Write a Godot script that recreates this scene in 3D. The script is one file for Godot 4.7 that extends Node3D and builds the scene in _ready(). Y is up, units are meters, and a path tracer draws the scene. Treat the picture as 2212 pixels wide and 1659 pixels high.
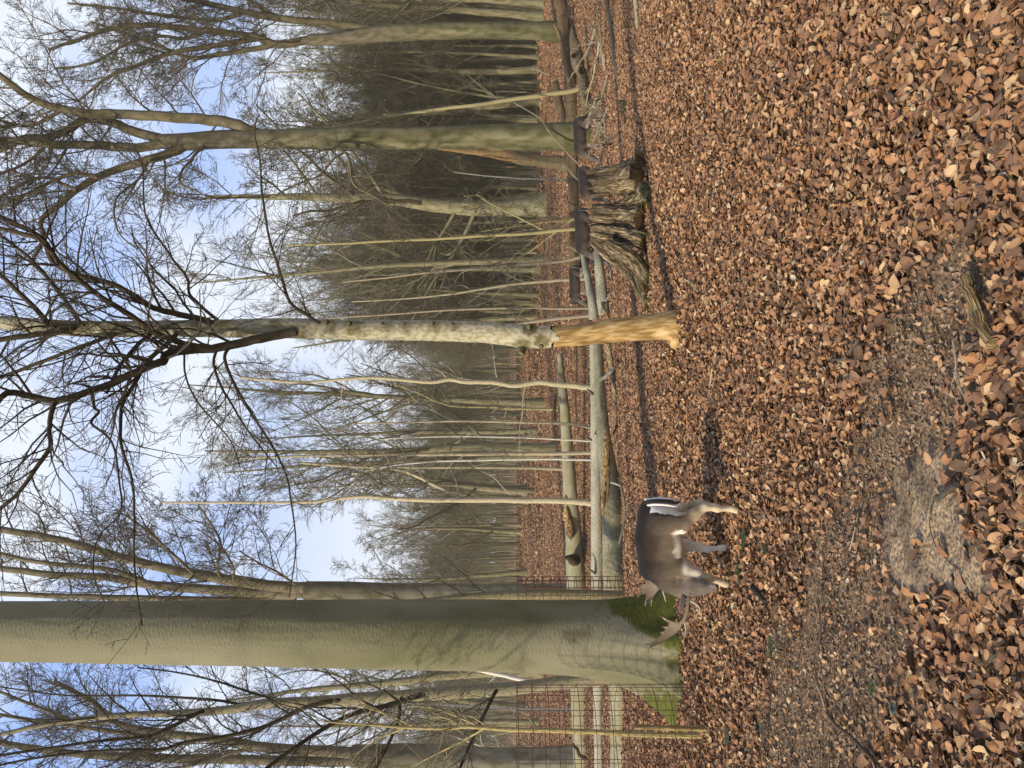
extends Node3D
# A beech wood in late winter seen in portrait with the camera rolled on its side: a fallow buck grazes by a big beech, does browse between fallen logs.

const F := 1662.0        # focal length in the units of the measurements below (photo 2212 wide)
const CAM_H := 1.7
const V0 := 1095.0       # horizon
var rng := RandomNumberGenerator.new()
var hills := FastNoiseLite.new()
var rough := FastNoiseLite.new()
var M := {}
var used := {}

# ---------------------------------------------------------------- places
func gdist(v: float) -> float:                       # distance of the ground that shows at column v
	return CAM_H * F / (v - V0)

# The floor falls away into a shallow valley behind the big beech and climbs again to the far wood.
func slope(z: float) -> float:
	return -1.35 * smoothstep(6.2, 26.0, z) + 0.45 * smoothstep(28.0, 60.0, z) + smoothstep(60.0, 125.0, z) + 6.0 * smoothstep(125.0, 300.0, z)

var reach := {}
func real(d: float) -> float:                         # a distance reckoned on level ground -> the distance on this floor
	if d < 6.0 or d > 128.0:
		return d
	if reach.has(d):
		return reach[d]
	var want := CAM_H / d
	var a := 2.0
	var b := 126.0
	for i in 40:
		var m := (a + b) * 0.5
		if (CAM_H - slope(m)) / m > want:
			a = m
		else:
			b = m
	reach[d] = a
	return a

func pt(v: float, y: float, d0: float) -> Vector3:    # a measured direction at a distance -> a place
	var d := real(d0)
	return Vector3((829.5 - y) / F * d, CAM_H - (v - V0) / F * d, -d)

func px(w: float, d: float) -> float:                 # measured width -> metres
	return w / F * real(d)

func gy(x: float, z: float) -> float:
	var far := clampf((Vector2(x, z).length() - 6.0) / 40.0, 0.0, 1.0)
	return slope(maxf(-z, 0.0)) + hills.get_noise_2d(x, z) * (0.02 + 0.1 * far) + rough.get_noise_2d(x, z) * 0.025 * (1.0 - far)

func on_ground(v: float, y: float, lift := 0.0) -> Vector3:
	var p := pt(v, y, gdist(v))
	p.y = gy(p.x, p.z) + lift
	return p

func rnd(a: float, b: float) -> float:
	return rng.randf_range(a, b)

# ---------------------------------------------------------------- scene tree
func numbered(called: String) -> String:
	var k: int = used.get(called, 0)
	used[called] = k + 1
	return called if k == 0 else "%s_%03d" % [called, k]

func tag(o: Node, label: String, category: String, group := "") -> void:
	o.set_meta("label", label)
	o.set_meta("category", category)
	if group:
		o.set_meta("group", group)

func thing(called: String, label: String, category: String, at := Vector3.ZERO, group := "") -> Node3D:
	var o := Node3D.new()
	o.name = numbered(called)
	add_child(o)
	o.position = at
	tag(o, label, category, group)
	return o

func part(called: String, mesh: Mesh, m: Material, parent: Node3D, world := true) -> MeshInstance3D:
	var o := MeshInstance3D.new()
	o.name = called
	o.mesh = mesh
	o.material_override = m
	parent.add_child(o, true)
	if world and parent.get_parent() == self:
		o.position = -parent.position
	return o

func dup(root: Node3D, at: Vector3, turn: float, sc: Vector3, label: String, category: String, group := "") -> Node3D:
	var r: Node3D = root.duplicate()
	r.name = numbered(String(root.name).trim_suffix("_proto"))
	add_child(r)
	r.position = at
	r.rotation.y = turn
	r.scale = sc
	tag(r, label, category, group)
	return r

# ---------------------------------------------------------------- mesh buffer
class Buf:
	var v := PackedVector3Array()
	var n := PackedVector3Array()
	var uv := PackedVector2Array()
	var c := PackedColorArray()
	var ix := PackedInt32Array()

	func tube(p: PackedVector3Array, r: PackedFloat32Array, sides: int, col: Color, close := false) -> void:
		var m := p.size()
		if m < 2:
			return
		var t0 := (p[1] - p[0]).normalized()
		var rf := Vector3.RIGHT if absf(t0.y) > 0.7 else Vector3.UP
		var a := (rf - t0 * rf.dot(t0)).normalized()
		var circ := maxf(0.25, snappedf(TAU * r[0], 0.25))
		var along := 0.0
		var base := v.size()
		for i in m:
			var t := t0
			if i > 0 and i < m - 1:
				t = (p[i + 1] - p[i - 1]).normalized()
			elif i == m - 1:
				t = (p[i] - p[i - 1]).normalized()
			a = (a - t * a.dot(t)).normalized()
			var b := t.cross(a)
			if i > 0:
				along += p[i].distance_to(p[i - 1])
			for k in sides + 1:
				var an := TAU * k / sides
				var nn := a * cos(an) + b * sin(an)
				v.append(p[i] + nn * r[i])
				n.append(nn)
				uv.append(Vector2(circ * k / sides, along))
				c.append(col)
		var w := sides + 1
		for i in m - 1:
			for k in sides:
				var q := base + i * w + k
				ix.append_array([q, q + w, q + w + 1, q, q + w + 1, q + 1])
		if close:
			for e in [0, m - 1]:
				var t := (p[1] - p[0]).normalized() * -1.0 if e == 0 else (p[m - 1] - p[m - 2]).normalized()
				var k0 := v.size()
				v.append(p[e]); n.append(t); uv.append(Vector2.ZERO); c.append(col)
				for k in w:
					v.append(v[base + e * w + k]); n.append(t); uv.append(Vector2(k * 0.02, 0.05)); c.append(col)
				for k in sides:
					if e == 0:
						ix.append_array([k0, k0 + 1 + k, k0 + 2 + k])
					else:
						ix.append_array([k0, k0 + 2 + k, k0 + 1 + k])

	# a thin branch without colour or seam: as few vertices as it takes
	func twig(p: PackedVector3Array, r0: float, r1: float, col: Color, sides := 3) -> void:
		var m := p.size()
		var t0 := (p[1] - p[0]).normalized()
		var rf := Vector3.RIGHT if absf(t0.y) > 0.7 else Vector3.UP
		var a := (rf - t0 * rf.dot(t0)).normalized()
		var b := t0.cross(a)
		var base := v.size()
		for i in m:
			var rr := lerpf(r0, r1, float(i) / (m - 1))
			for k in sides:
				var an := TAU * k / sides
				var nn := a * cos(an) + b * sin(an)
				v.append(p[i] + nn * rr)
				n.append(nn)
				uv.append(Vector2(k * 0.05, i * 0.1))
				c.append(col)
		for i in m - 1:
			for k in sides:
				var q := base + i * sides + k
				var q1 := base + i * sides + (k + 1) % sides
				ix.append_array([q, q + sides, q1 + sides, q, q1 + sides, q1])

	# rows of points given one after another, each row closed round an axis (wrap) or open
	func sheet(rows: int, cols: int, pos: PackedVector3Array, colors: PackedColorArray, uvs: PackedVector2Array, wrap: bool) -> void:
		var base := v.size()
		for i in rows:
			for k in cols:
				var q := i * cols + k
				var up := pos[(mini(i + 1, rows - 1)) * cols + k] - pos[maxi(i - 1, 0) * cols + k]
				var kl := k - 1
				var kr := k + 1
				if wrap:
					kl = cols - 2 if k == 0 else k - 1
					kr = 1 if k == cols - 1 else k + 1
				else:
					kl = maxi(kl, 0)
					kr = mini(kr, cols - 1)
				var ri := pos[i * cols + kr] - pos[i * cols + kl]
				v.append(pos[q])
				n.append(ri.cross(up).normalized())
				uv.append(uvs[q])
				c.append(colors[q])
		for i in rows - 1:
			for k in cols - 1:
				var q := base + i * cols + k
				ix.append_array([q, q + cols, q + cols + 1, q, q + cols + 1, q + 1])

	func mesh() -> ArrayMesh:
		var a := []
		a.resize(Mesh.ARRAY_MAX)
		a[Mesh.ARRAY_VERTEX] = v
		a[Mesh.ARRAY_NORMAL] = n
		a[Mesh.ARRAY_TEX_UV] = uv
		a[Mesh.ARRAY_COLOR] = c
		a[Mesh.ARRAY_INDEX] = ix
		var m := ArrayMesh.new()
		m.add_surface_from_arrays(Mesh.PRIMITIVE_TRIANGLES, a)
		return m

# a round body along a line: radius and colour from functions of (row share 0..1, angle, row index)
func shell(b: Buf, p: PackedVector3Array, r: PackedFloat32Array, sides: int, rf: Callable, cf: Callable, slide = null, cap := false) -> void:
	var m := p.size()
	var pos := PackedVector3Array()
	var col := PackedColorArray()
	var uvs := PackedVector2Array()
	var t0 := (p[1] - p[0]).normalized()
	var refv := Vector3.RIGHT if absf(t0.y) > 0.7 else Vector3.UP
	var a := (refv - t0 * refv.dot(t0)).normalized()
	var rmax := 0.0
	for x in r:
		rmax = maxf(rmax, x)
	var circ := maxf(0.25, snappedf(TAU * rmax * 0.8, 0.25))
	var along := 0.0
	for i in m:
		var t := t0
		if i > 0 and i < m - 1:
			t = (p[i + 1] - p[i - 1]).normalized()
		elif i == m - 1:
			t = (p[i] - p[i - 1]).normalized()
		a = (a - t * a.dot(t)).normalized()
		var bb := t.cross(a)
		if i > 0:
			along += p[i].distance_to(p[i - 1])
		for k in sides + 1:
			var an := TAU * (k % sides) / sides
			var s := float(i) / (m - 1)
			var rad: float = r[i] * rf.call(s, an, along)
			var q := p[i] + (a * cos(an) + bb * sin(an)) * rad
			if slide != null:
				q += t * float(slide.call(s, an, along))
			pos.append(q)
			col.append(cf.call(s, an, along, q))
			uvs.append(Vector2(circ * k / sides, along))
	b.sheet(m, sides + 1, pos, col, uvs, true)
	if cap:
		for e in [0, m - 1]:
			var tt := (p[0] - p[1]).normalized() if e == 0 else (p[m - 1] - p[m - 2]).normalized()
			var k0 := b.v.size()
			b.v.append(p[e] + tt * r[e] * (-0.5)); b.n.append(tt); b.uv.append(Vector2.ZERO); b.c.append(Color(0.16, 0.11, 0.07))
			for k in sides + 1:
				b.v.append(pos[e * (sides + 1) + k]); b.n.append(tt); b.uv.append(Vector2(k * 0.03, 0.07)); b.c.append(Color(0.3, 0.21, 0.13))
			for k in sides:
				if e == 0:
					b.ix.append_array([k0, k0 + 1 + k, k0 + 2 + k])
				else:
					b.ix.append_array([k0, k0 + 2 + k, k0 + 1 + k])

# a measured line [[column, row, width, distance], ...] -> smooth points and radii
func line(data: Array, sub := 4, wob := 0.0) -> Array:
	var cp := PackedVector3Array()
	var cr := PackedFloat32Array()
	for e in data:
		cp.append(pt(e[0], e[1], e[3]))
		cr.append(px(e[2], e[3]) * 0.5)
	return smooth(cp, cr, sub, wob)

func smooth(cp: PackedVector3Array, cr: PackedFloat32Array, sub := 4, wob := 0.0) -> Array:
	var p := PackedVector3Array()
	var r := PackedFloat32Array()
	var m := cp.size()
	for i in m - 1:
		for s in sub:
			var t := float(s) / sub
			var q := cp[i].cubic_interpolate(cp[i + 1], cp[maxi(i - 1, 0)], cp[mini(i + 2, m - 1)], t)
			if wob > 0.0 and i + s > 0:
				q += Vector3(rnd(-1, 1), rnd(-1, 1), rnd(-1, 1)) * wob * cr[i]
			p.append(q)
			r.append(lerpf(cr[i], cr[i + 1], t))
	p.append(cp[m - 1])
	r.append(cr[m - 1])
	return [p, r]

# points [[column, row], ...] with the same width and distance along
func pathed(vy: Array, w0: float, w1: float, d0: float, d1: float) -> Array:
	var out := []
	for i in vy.size():
		var t := float(i) / (vy.size() - 1)
		out.append([vy[i][0], vy[i][1], lerpf(w0, w1, t), lerpf(d0, d1, t)])
	return out

# ---------------------------------------------------------------- branches that grow
# g: seg (metres per joint by level), kids (by level), ratio, angle, up, wander, rmin, last
func grow(b: Buf, p: Vector3, dir: Vector3, ln: float, r: float, lv: int, g: Dictionary) -> void:
	var ns: int = clampi(int(ceil(ln / float(g.seg[lv]))), 2, 14)
	var pts := PackedVector3Array()
	pts.append(p)
	var d := dir
	var step := ln / ns
	var w: float = g.wander[lv]
	var up: float = g.up[lv]
	for i in ns:
		d = (d + Vector3(rng.randf() - 0.5, rng.randf() - 0.5, rng.randf() - 0.5) * w + Vector3(0, up, 0)).normalized()
		p += d * step
		pts.append(p)
	var rm: float = g.rmin
	var r1 := maxf(rm * 0.7, r * 0.3)
	var sides: int = g.sides[lv]
	b.twig(pts, maxf(r, rm), r1, g.col[lv], sides)
	if lv >= int(g.last):
		return
	var nk: int = g.kids[lv]
	if ln < 0.5 * float(g.norm[lv]):
		nk = maxi(2, nk / 2)
	for k in nk:
		var t := 0.12 + 0.86 * (k + rng.randf()) / nk
		var f := t * ns
		var i := mini(int(f), ns - 1)
		var q := pts[i].lerp(pts[i + 1], f - i)
		var axis := (pts[i + 1] - pts[i]).normalized()
		var side := axis.cross(Vector3(rng.randf() - 0.5, rng.randf() - 0.5, rng.randf() - 0.5)).normalized()
		var an: float = float(g.angle[lv]) * rnd(0.6, 1.35)
		var nd := axis * cos(an) + side * sin(an)
		var nl: float = ln * float(g.ratio[lv]) * (1.15 - 0.7 * t) * rnd(0.6, 1.25)
		grow(b, q, nd, nl, lerpf(r, r1, t) * 0.55, lv + 1, g)

# side branches all along a limb that is already drawn
func dress(b: Buf, p: PackedVector3Array, r: PackedFloat32Array, count: int, ln: float, lv: int, g: Dictionary, from := 0.15, bias := Vector3.ZERO) -> void:
	var m := p.size()
	for k in count:
		var t := from + (1.0 - from) * (k + rng.randf()) / count
		var f := t * (m - 1)
		var i := mini(int(f), m - 2)
		var q := p[i].lerp(p[i + 1], f - i)
		var axis := (p[i + 1] - p[i]).normalized()
		var side := axis.cross(Vector3(rng.randf() - 0.5, rng.randf() - 0.5, rng.randf() - 0.5)).normalized()
		var an := rnd(0.5, 1.1)
		var nd := (axis * cos(an) + side * sin(an) + bias * rng.randf()).normalized()
		grow(b, q, nd, ln * rnd(0.5, 1.3) * (1.2 - 0.6 * t), minf(r[i] * 0.5, 0.009 + ln * 0.008), lv, g)

func twiggy(rmin: float, col: Color, fine: Color) -> Dictionary:
	return {"seg": [0.5, 0.35, 0.22, 0.16, 0.12], "kids": [8, 8, 7, 5, 0], "norm": [3.0, 2.0, 0.9, 0.4, 0.2], "ratio": [0.5, 0.5, 0.5, 0.55, 0.5], "angle": [0.6, 0.75, 0.75, 0.7, 0.7],
		"up": [0.05, 0.04, 0.03, 0.02, 0.0], "wander": [0.35, 0.5, 0.6, 0.6, 0.5], "rmin": rmin, "sides": [5, 4, 3, 3, 3], "last": 4, "col": [col, col, col, fine, fine]}

# ---------------------------------------------------------------- materials
func ramp(offs: Array, cols: Array) -> Gradient:
	var g := Gradient.new()
	g.offsets = PackedFloat32Array(offs)
	g.colors = PackedColorArray(cols)
	return g

func grey(x: float) -> Color:
	return Color(x, x, x)

func noise_tex(freq: float, g: Gradient, kind := 0, seed_ := 1, size := 512, oct := 4) -> NoiseTexture2D:
	var f := FastNoiseLite.new()
	f.noise_type = [FastNoiseLite.TYPE_SIMPLEX_SMOOTH, FastNoiseLite.TYPE_CELLULAR, FastNoiseLite.TYPE_CELLULAR][kind]
	if kind == 1:
		f.cellular_return_type = FastNoiseLite.RETURN_CELL_VALUE
	elif kind == 2:
		f.cellular_return_type = FastNoiseLite.RETURN_DISTANCE
	f.frequency = freq
	f.seed = seed_
	f.fractal_octaves = oct
	if kind > 0:
		f.fractal_type = FastNoiseLite.FRACTAL_NONE
	var t := NoiseTexture2D.new()
	t.width = size
	t.height = size
	t.seamless = true
	t.noise = f
	t.color_ramp = g
	return t

func mat(called: String, col: Color, rgh: float, tex: Texture2D = null, scale := Vector3.ONE, height: Texture2D = null, hs := 0.0) -> StandardMaterial3D:
	var m := StandardMaterial3D.new()
	m.resource_name = called
	m.albedo_color = col.linear_to_srgb()
	m.roughness = rgh
	m.metallic_specular = 0.3
	m.vertex_color_use_as_albedo = true
	m.uv1_scale = scale
	if tex:
		m.albedo_texture = tex
	if height:
		m.heightmap_enabled = true
		m.heightmap_texture = height
		m.heightmap_scale = hs
	M[called] = m
	return m

func detail(m: StandardMaterial3D, tex: Texture2D) -> void:
	m.detail_enabled = true
	m.detail_albedo = tex
	m.detail_blend_mode = BaseMaterial3D.BLEND_MODE_MUL
	m.detail_uv_layer = BaseMaterial3D.DETAIL_UV_1

func leaf_veins() -> ImageTexture:
	var im := Image.create(64, 96, false, Image.FORMAT_RGB8)
	for y in 96:
		for x in 64:
			var u := absf(x / 63.0 - 0.5) * 2.0
			var t := y / 95.0
			var vein := absf(fposmod((t - u * 0.22) * 9.0, 1.0) - 0.5) * 2.0
			var k := 0.86 + 0.14 * vein
			if u < 0.05:
				k = 1.0
			k *= 0.92 + 0.08 * rough.get_noise_2d(x * 3.0, y * 3.0)
			im.set_pixel(x, y, Color(k, k * 0.985, k * 0.95))
	return ImageTexture.create_from_image(im)

func materials() -> void:
	var mott := noise_tex(0.06, ramp([0.0, 0.35, 0.55, 0.75, 1.0], [grey(0.62), grey(0.78), grey(0.87), grey(0.95), grey(1.0)]), 0, 3, 1024, 6)
	var blot := noise_tex(0.006, ramp([0.0, 0.3, 0.45, 0.65, 1.0], [Color(0.74, 0.76, 0.63), Color(0.82, 0.83, 0.74), Color(0.93, 0.92, 0.88), grey(1.0), grey(1.0)]), 0, 8, 512, 4)
	var grain := noise_tex(0.03, ramp([0.0, 0.4, 0.6, 1.0], [grey(0.1), grey(0.4), grey(0.65), grey(1.0)]), 0, 5, 512, 4)
	var rip := noise_tex(0.04, ramp([0.0, 0.4, 0.6, 1.0], [grey(0.0), grey(0.35), grey(0.7), grey(1.0)]), 0, 15, 512, 2)
	var b := mat("bark", Color.WHITE, 0.85, mott, Vector3(0.9, 0.35, 1), grain, 0.3)
	detail(b, blot)
	var fine := noise_tex(0.1, ramp([0.0, 0.3, 0.5, 0.7, 1.0], [grey(0.62), grey(0.8), grey(0.89), grey(0.96), grey(1.0)]), 0, 17, 1024, 6)
	mat("beech_bark", Color.WHITE, 0.85, fine, Vector3(0.8, 1.5, 1), rip, 0.3)
	var streak := noise_tex(0.02, ramp([0.0, 0.33, 0.5, 0.68, 1.0], [Color(0.34, 0.3, 0.26), Color(0.52, 0.47, 0.41), Color(0.74, 0.69, 0.62), Color(0.9, 0.86, 0.78), Color(1, 1, 1)]), 0, 21, 512, 5)
	mat("rotten", Color.WHITE, 0.95, streak, Vector3(5, 0.7, 1), streak, 1.5)
	var soft := noise_tex(0.015, ramp([0.0, 0.35, 0.55, 0.8, 1.0], [Color(0.68, 0.6, 0.48), Color(0.82, 0.75, 0.63), Color(0.94, 0.9, 0.83), Color(1, 1, 1), Color(1, 1, 1)]), 0, 33, 512, 5)
	mat("bare_wood", Color.WHITE, 0.7, soft, Vector3(2, 0.6, 1), soft, 0.3)
	var lich := noise_tex(0.03, ramp([0.0, 0.36, 0.46, 0.6, 1.0], [Color(0.8, 0.79, 0.68), Color(0.86, 0.84, 0.75), Color(0.93, 0.92, 0.87), grey(1.0), grey(1.0)]), 0, 41, 512, 6)
	mat("lichen_bark", Color.WHITE, 0.85, lich, Vector3(1.6, 0.9, 1), grain, 0.3)
	mat("twig", Color.WHITE, 0.9)
	mat("moss", Color.WHITE, 1.0, noise_tex(0.06, ramp([0.0, 0.5, 1.0], [grey(0.35), grey(0.7), grey(1.0)]), 0, 51, 256, 3), Vector3(4, 4, 1), grain, 2.0)
	var lit := noise_tex(0.09, ramp([0.0, 0.3, 0.45, 0.6, 0.8, 1.0], [Color(0.52, 0.48, 0.44), Color(0.7, 0.65, 0.6), Color(0.82, 0.78, 0.73), Color(0.92, 0.89, 0.85), Color(1, 0.97, 0.92), Color(1, 1, 1)]), 0, 61, 1024, 5)
	var g := mat("litter", Color.WHITE, 0.95, lit, Vector3(0.55, 0.55, 1), noise_tex(0.05, ramp([0, 1], [grey(0), grey(1)]), 0, 62, 512, 4), 2.0)
	detail(g, noise_tex(0.01, ramp([0.0, 0.4, 0.6, 1.0], [grey(0.6), grey(0.85), grey(0.97), grey(1.0)]), 0, 66, 512, 5))
	mat("leaf", Color.WHITE, 0.62, leaf_veins())
	mat("husk", Color.WHITE, 0.9)
	mat("fir", Color.WHITE, 0.55)
	mat("wire", Color.WHITE, 0.8)
	var fur := noise_tex(0.05, ramp([0.0, 0.45, 1.0], [grey(0.72), grey(0.9), grey(1.0)]), 0, 71, 512, 4)
	mat("fur", Color.WHITE, 0.95, fur, Vector3(6, 2.5, 6))
	M.fur.uv1_triplanar = true
	M.fur.rim_enabled = true
	M.fur.rim = 0.12
	mat("antler", Color.WHITE, 0.6, mott, Vector3(8, 8, 1))
	mat("dark_wet", Color(0.02, 0.016, 0.013), 0.35)

# ---------------------------------------------------------------- sky, sun and camera
func sky_image() -> ImageTexture:
	var f := FastNoiseLite.new()
	f.noise_type = FastNoiseLite.TYPE_SIMPLEX_SMOOTH
	f.frequency = 1.6
	f.fractal_octaves = 5
	f.seed = 12
	var im := Image.create(512, 256, false, Image.FORMAT_RGBF)
	for y in 256:
		var el := (0.5 - (y + 0.5) / 256.0) * PI
		for x in 512:
			var az := (x + 0.5) / 512.0 * TAU
			var dir := Vector3(cos(el) * sin(az), sin(el), cos(el) * cos(az))
			var up := maxf(dir.y, 0.0)
			var blue := Color(0.27, 0.4, 0.7).lerp(Color(0.16, 0.29, 0.64), clampf(up * 1.3, 0, 1))
			var q := Vector3(dir.x, up * 2.2, dir.z) * 1.3
			var c := clampf((f.get_noise_3dv(q) + 0.36 - up * 0.25) * 1.9, 0.0, 1.0)
			c = maxf(c, 1.0 - smoothstep(0.12, 0.42, up))
			var col := blue.lerp(Color(0.6, 0.64, 0.7), 0.1 + 0.8 * c)
			if dir.y < 0.0:
				col = Color(0.3, 0.27, 0.22)
			im.set_pixel(x, y, col)
	return ImageTexture.create_from_image(im)

func camera_and_light() -> void:
	var cam := Camera3D.new()
	cam.name = "camera"
	add_child(cam)
	var tilt := atan2(1106.0 - V0, F)
	cam.transform = Transform3D(Basis(Vector3(0, -cos(tilt), sin(tilt)), Vector3(1, 0, 0), Vector3(0, sin(tilt), cos(tilt))), Vector3(0, CAM_H, 0))   # held upright: the picture's top is the right-hand side
	cam.fov = rad_to_deg(2.0 * atan(829.5 / F))
	cam.near = 0.05
	cam.far = 900.0
	var we := WorldEnvironment.new()
	we.name = "world_environment"
	add_child(we)
	var e := Environment.new()
	e.background_mode = Environment.BG_SKY
	var sky := Sky.new()
	var sm := PanoramaSkyMaterial.new()
	sm.panorama = sky_image()
	sky.sky_material = sm
	e.sky = sky
	e.tonemap_mode = Environment.TONE_MAPPER_LINEAR
	e.tonemap_exposure = 1.6
	e.fog_enabled = true
	e.fog_light_color = Color(0.8, 0.76, 0.64)
	e.fog_density = 0.0009
	e.background_energy_multiplier = 1.0
	e.sdfgi_enabled = true
	e.ssao_enabled = true
	e.ssil_enabled = true
	we.environment = e
	var sun := DirectionalLight3D.new()
	sun.name = "sun"
	add_child(sun)
	sun.look_at_from_position(Vector3.ZERO, -Vector3(-0.62, 0.62, 0.6), Vector3.UP)   # high behind the camera's left shoulder, through thin cloud
	sun.light_energy = 1.15
	sun.light_color = Color(1.0, 0.95, 0.86)
	sun.light_angular_distance = 2.0
	sun.shadow_enabled = true

# ---------------------------------------------------------------- ground
const PATH := [Vector2(-3.4, -4.9), Vector2(-2.0, -4.35), Vector2(-1.0, -3.75), Vector2(-0.3, -3.35), Vector2(0.25, -3.0)]

func dirt(x: float, z: float) -> float:               # 1 on the trodden strip, 0 in the deep leaves
	var q := Vector2(x, z)
	var best := 9.0
	for i in PATH.size() - 1:
		var s := Geometry2D.get_closest_point_to_segment(q, PATH[i], PATH[i + 1])
		best = minf(best, q.distance_to(s) / lerpf(0.85, 0.4, i / 3.0))
	return 1.0 - smoothstep(0.55, 1.1, best + rough.get_noise_2d(x * 2.0, z * 2.0) * 0.45)

func sand(x: float, z: float) -> float:
	var q := Vector2((x + 0.62) / 0.34, (z + 3.08) / 0.36)
	return 1.0 - smoothstep(0.6, 1.15, q.length() + rough.get_noise_2d(x * 3.0, z * 3.0) * 0.8)

func ground() -> MeshInstance3D:
	var xs := PackedFloat32Array()
	var zs := PackedFloat32Array()
	var k := -4.5
	while k < 4.5:
		xs.append(k)
		k += 0.05
	var s := 0.07
	while k < 420.0:
		xs.append(k)
		xs.insert(0, -k)
		k += s
		s *= 1.16
	k = -2.0
	while k > -9.5:
		zs.append(k)
		k -= 0.05
	s = 0.07
	while k > -500.0:
		zs.append(k)
		k -= s
		s *= 1.13
	k = -2.0
	s = 0.1
	while k < 120.0:
		k += s
		s *= 1.4
		zs.insert(0, k)
	var pos := PackedVector3Array()
	var col := PackedColorArray()
	var uvs := PackedVector2Array()
	for z in zs:
		for x in xs:
			var near := absf(x) < 6.0 and z > -10.0 and z < 0.0
			var d := dirt(x, z) if near else 0.0
			var sd := sand(x, z) if near else 0.0
			var y := gy(x, z)
			if near:
				y += -0.02 * d + sd * (0.02 + 0.012 * rough.get_noise_2d(x * 9.0, z * 9.0)) + rough.get_noise_2d(x * 14.0, z * 14.0) * 0.008
			pos.append(Vector3(x, y, z))
			uvs.append(Vector2(x, z))
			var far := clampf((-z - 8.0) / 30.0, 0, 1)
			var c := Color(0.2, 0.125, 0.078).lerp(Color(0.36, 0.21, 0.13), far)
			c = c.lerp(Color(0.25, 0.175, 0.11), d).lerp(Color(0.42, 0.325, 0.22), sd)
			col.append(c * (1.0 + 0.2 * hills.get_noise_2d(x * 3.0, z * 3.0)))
	var b := Buf.new()
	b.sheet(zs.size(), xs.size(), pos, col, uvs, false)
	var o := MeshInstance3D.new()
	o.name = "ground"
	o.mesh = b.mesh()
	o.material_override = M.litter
	o.set_meta("kind", "structure")
	o.set_meta("label", "forest floor of brown beech leaves with a trodden earth strip and a sandy patch")
	add_child(o)
	return o

func leaf_mesh() -> ArrayMesh:
	var b := Buf.new()
	var ln := 1.0
	var wd := rnd(0.56, 0.72)
	var fold := rnd(-0.6, 0.9)
	var bend := rnd(-0.8, 1.0)
	var twist := rnd(-1.2, 1.2)
	var pos := PackedVector3Array()
	var uvs := PackedVector2Array()
	var col := PackedColorArray()
	var ts := [0.0, 0.14, 0.36, 0.62, 0.84, 1.0]
	var ws := [0.05, 0.62, 1.0, 0.9, 0.52, 0.02]
	for i in 6:
		for s in [-1.0, -0.5, 0.0, 0.5, 1.0]:
			var t: float = ts[i]
			var h: float = ws[i] * wd * 0.5 * s * (1.0 + (0.12 * rnd(-1, 1) if absf(s) > 0.9 else 0.0))
			var y: float = fold * absf(h) * 1.1 + bend * (t - 0.5) * (t - 0.5) + twist * h * (t - 0.4) + (0.035 * rnd(-1, 1) if absf(s) > 0.1 else 0.0)
			pos.append(Vector3(h, y, (t - 0.5) * ln))
			uvs.append(Vector2(0.5 + s * 0.5, t))
			col.append(Color.WHITE)
	b.sheet(6, 5, pos, col, uvs, false)
	return b.mesh()

const LEAF_TONES := [Color(0.38, 0.21, 0.115), Color(0.33, 0.175, 0.095), Color(0.25, 0.14, 0.085), Color(0.46, 0.28, 0.155), Color(0.17, 0.1, 0.065), Color(0.36, 0.185, 0.09), Color(0.28, 0.165, 0.105), Color(0.52, 0.36, 0.215), Color(0.12, 0.075, 0.05)]

func leaf_tone() -> Color:
	var c: Color = LEAF_TONES[rng.randi() % 9]
	c = c * rnd(0.8, 1.25) * Color(1.05, 1.02, 0.97)
	if rng.randf() < 0.012:
		c = Color(0.62, 0.52, 0.36)
	return c

func leaf_place(x: float, z: float, sz: float, lift: float) -> Transform3D:
	var b := Basis(Vector3.UP, rng.randf() * TAU)
	b = b * Basis(Vector3(1, 0, 0), rng.randfn(0.0, 0.45)) * Basis(Vector3(0, 0, 1), rng.randfn(0.0, 0.45))
	if rng.randf() < 0.35:
		b = b * Basis(Vector3(0, 0, 1), PI)
	return Transform3D(b.scaled(Vector3.ONE * sz), Vector3(x, gy(x, z) + lift, z))

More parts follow.
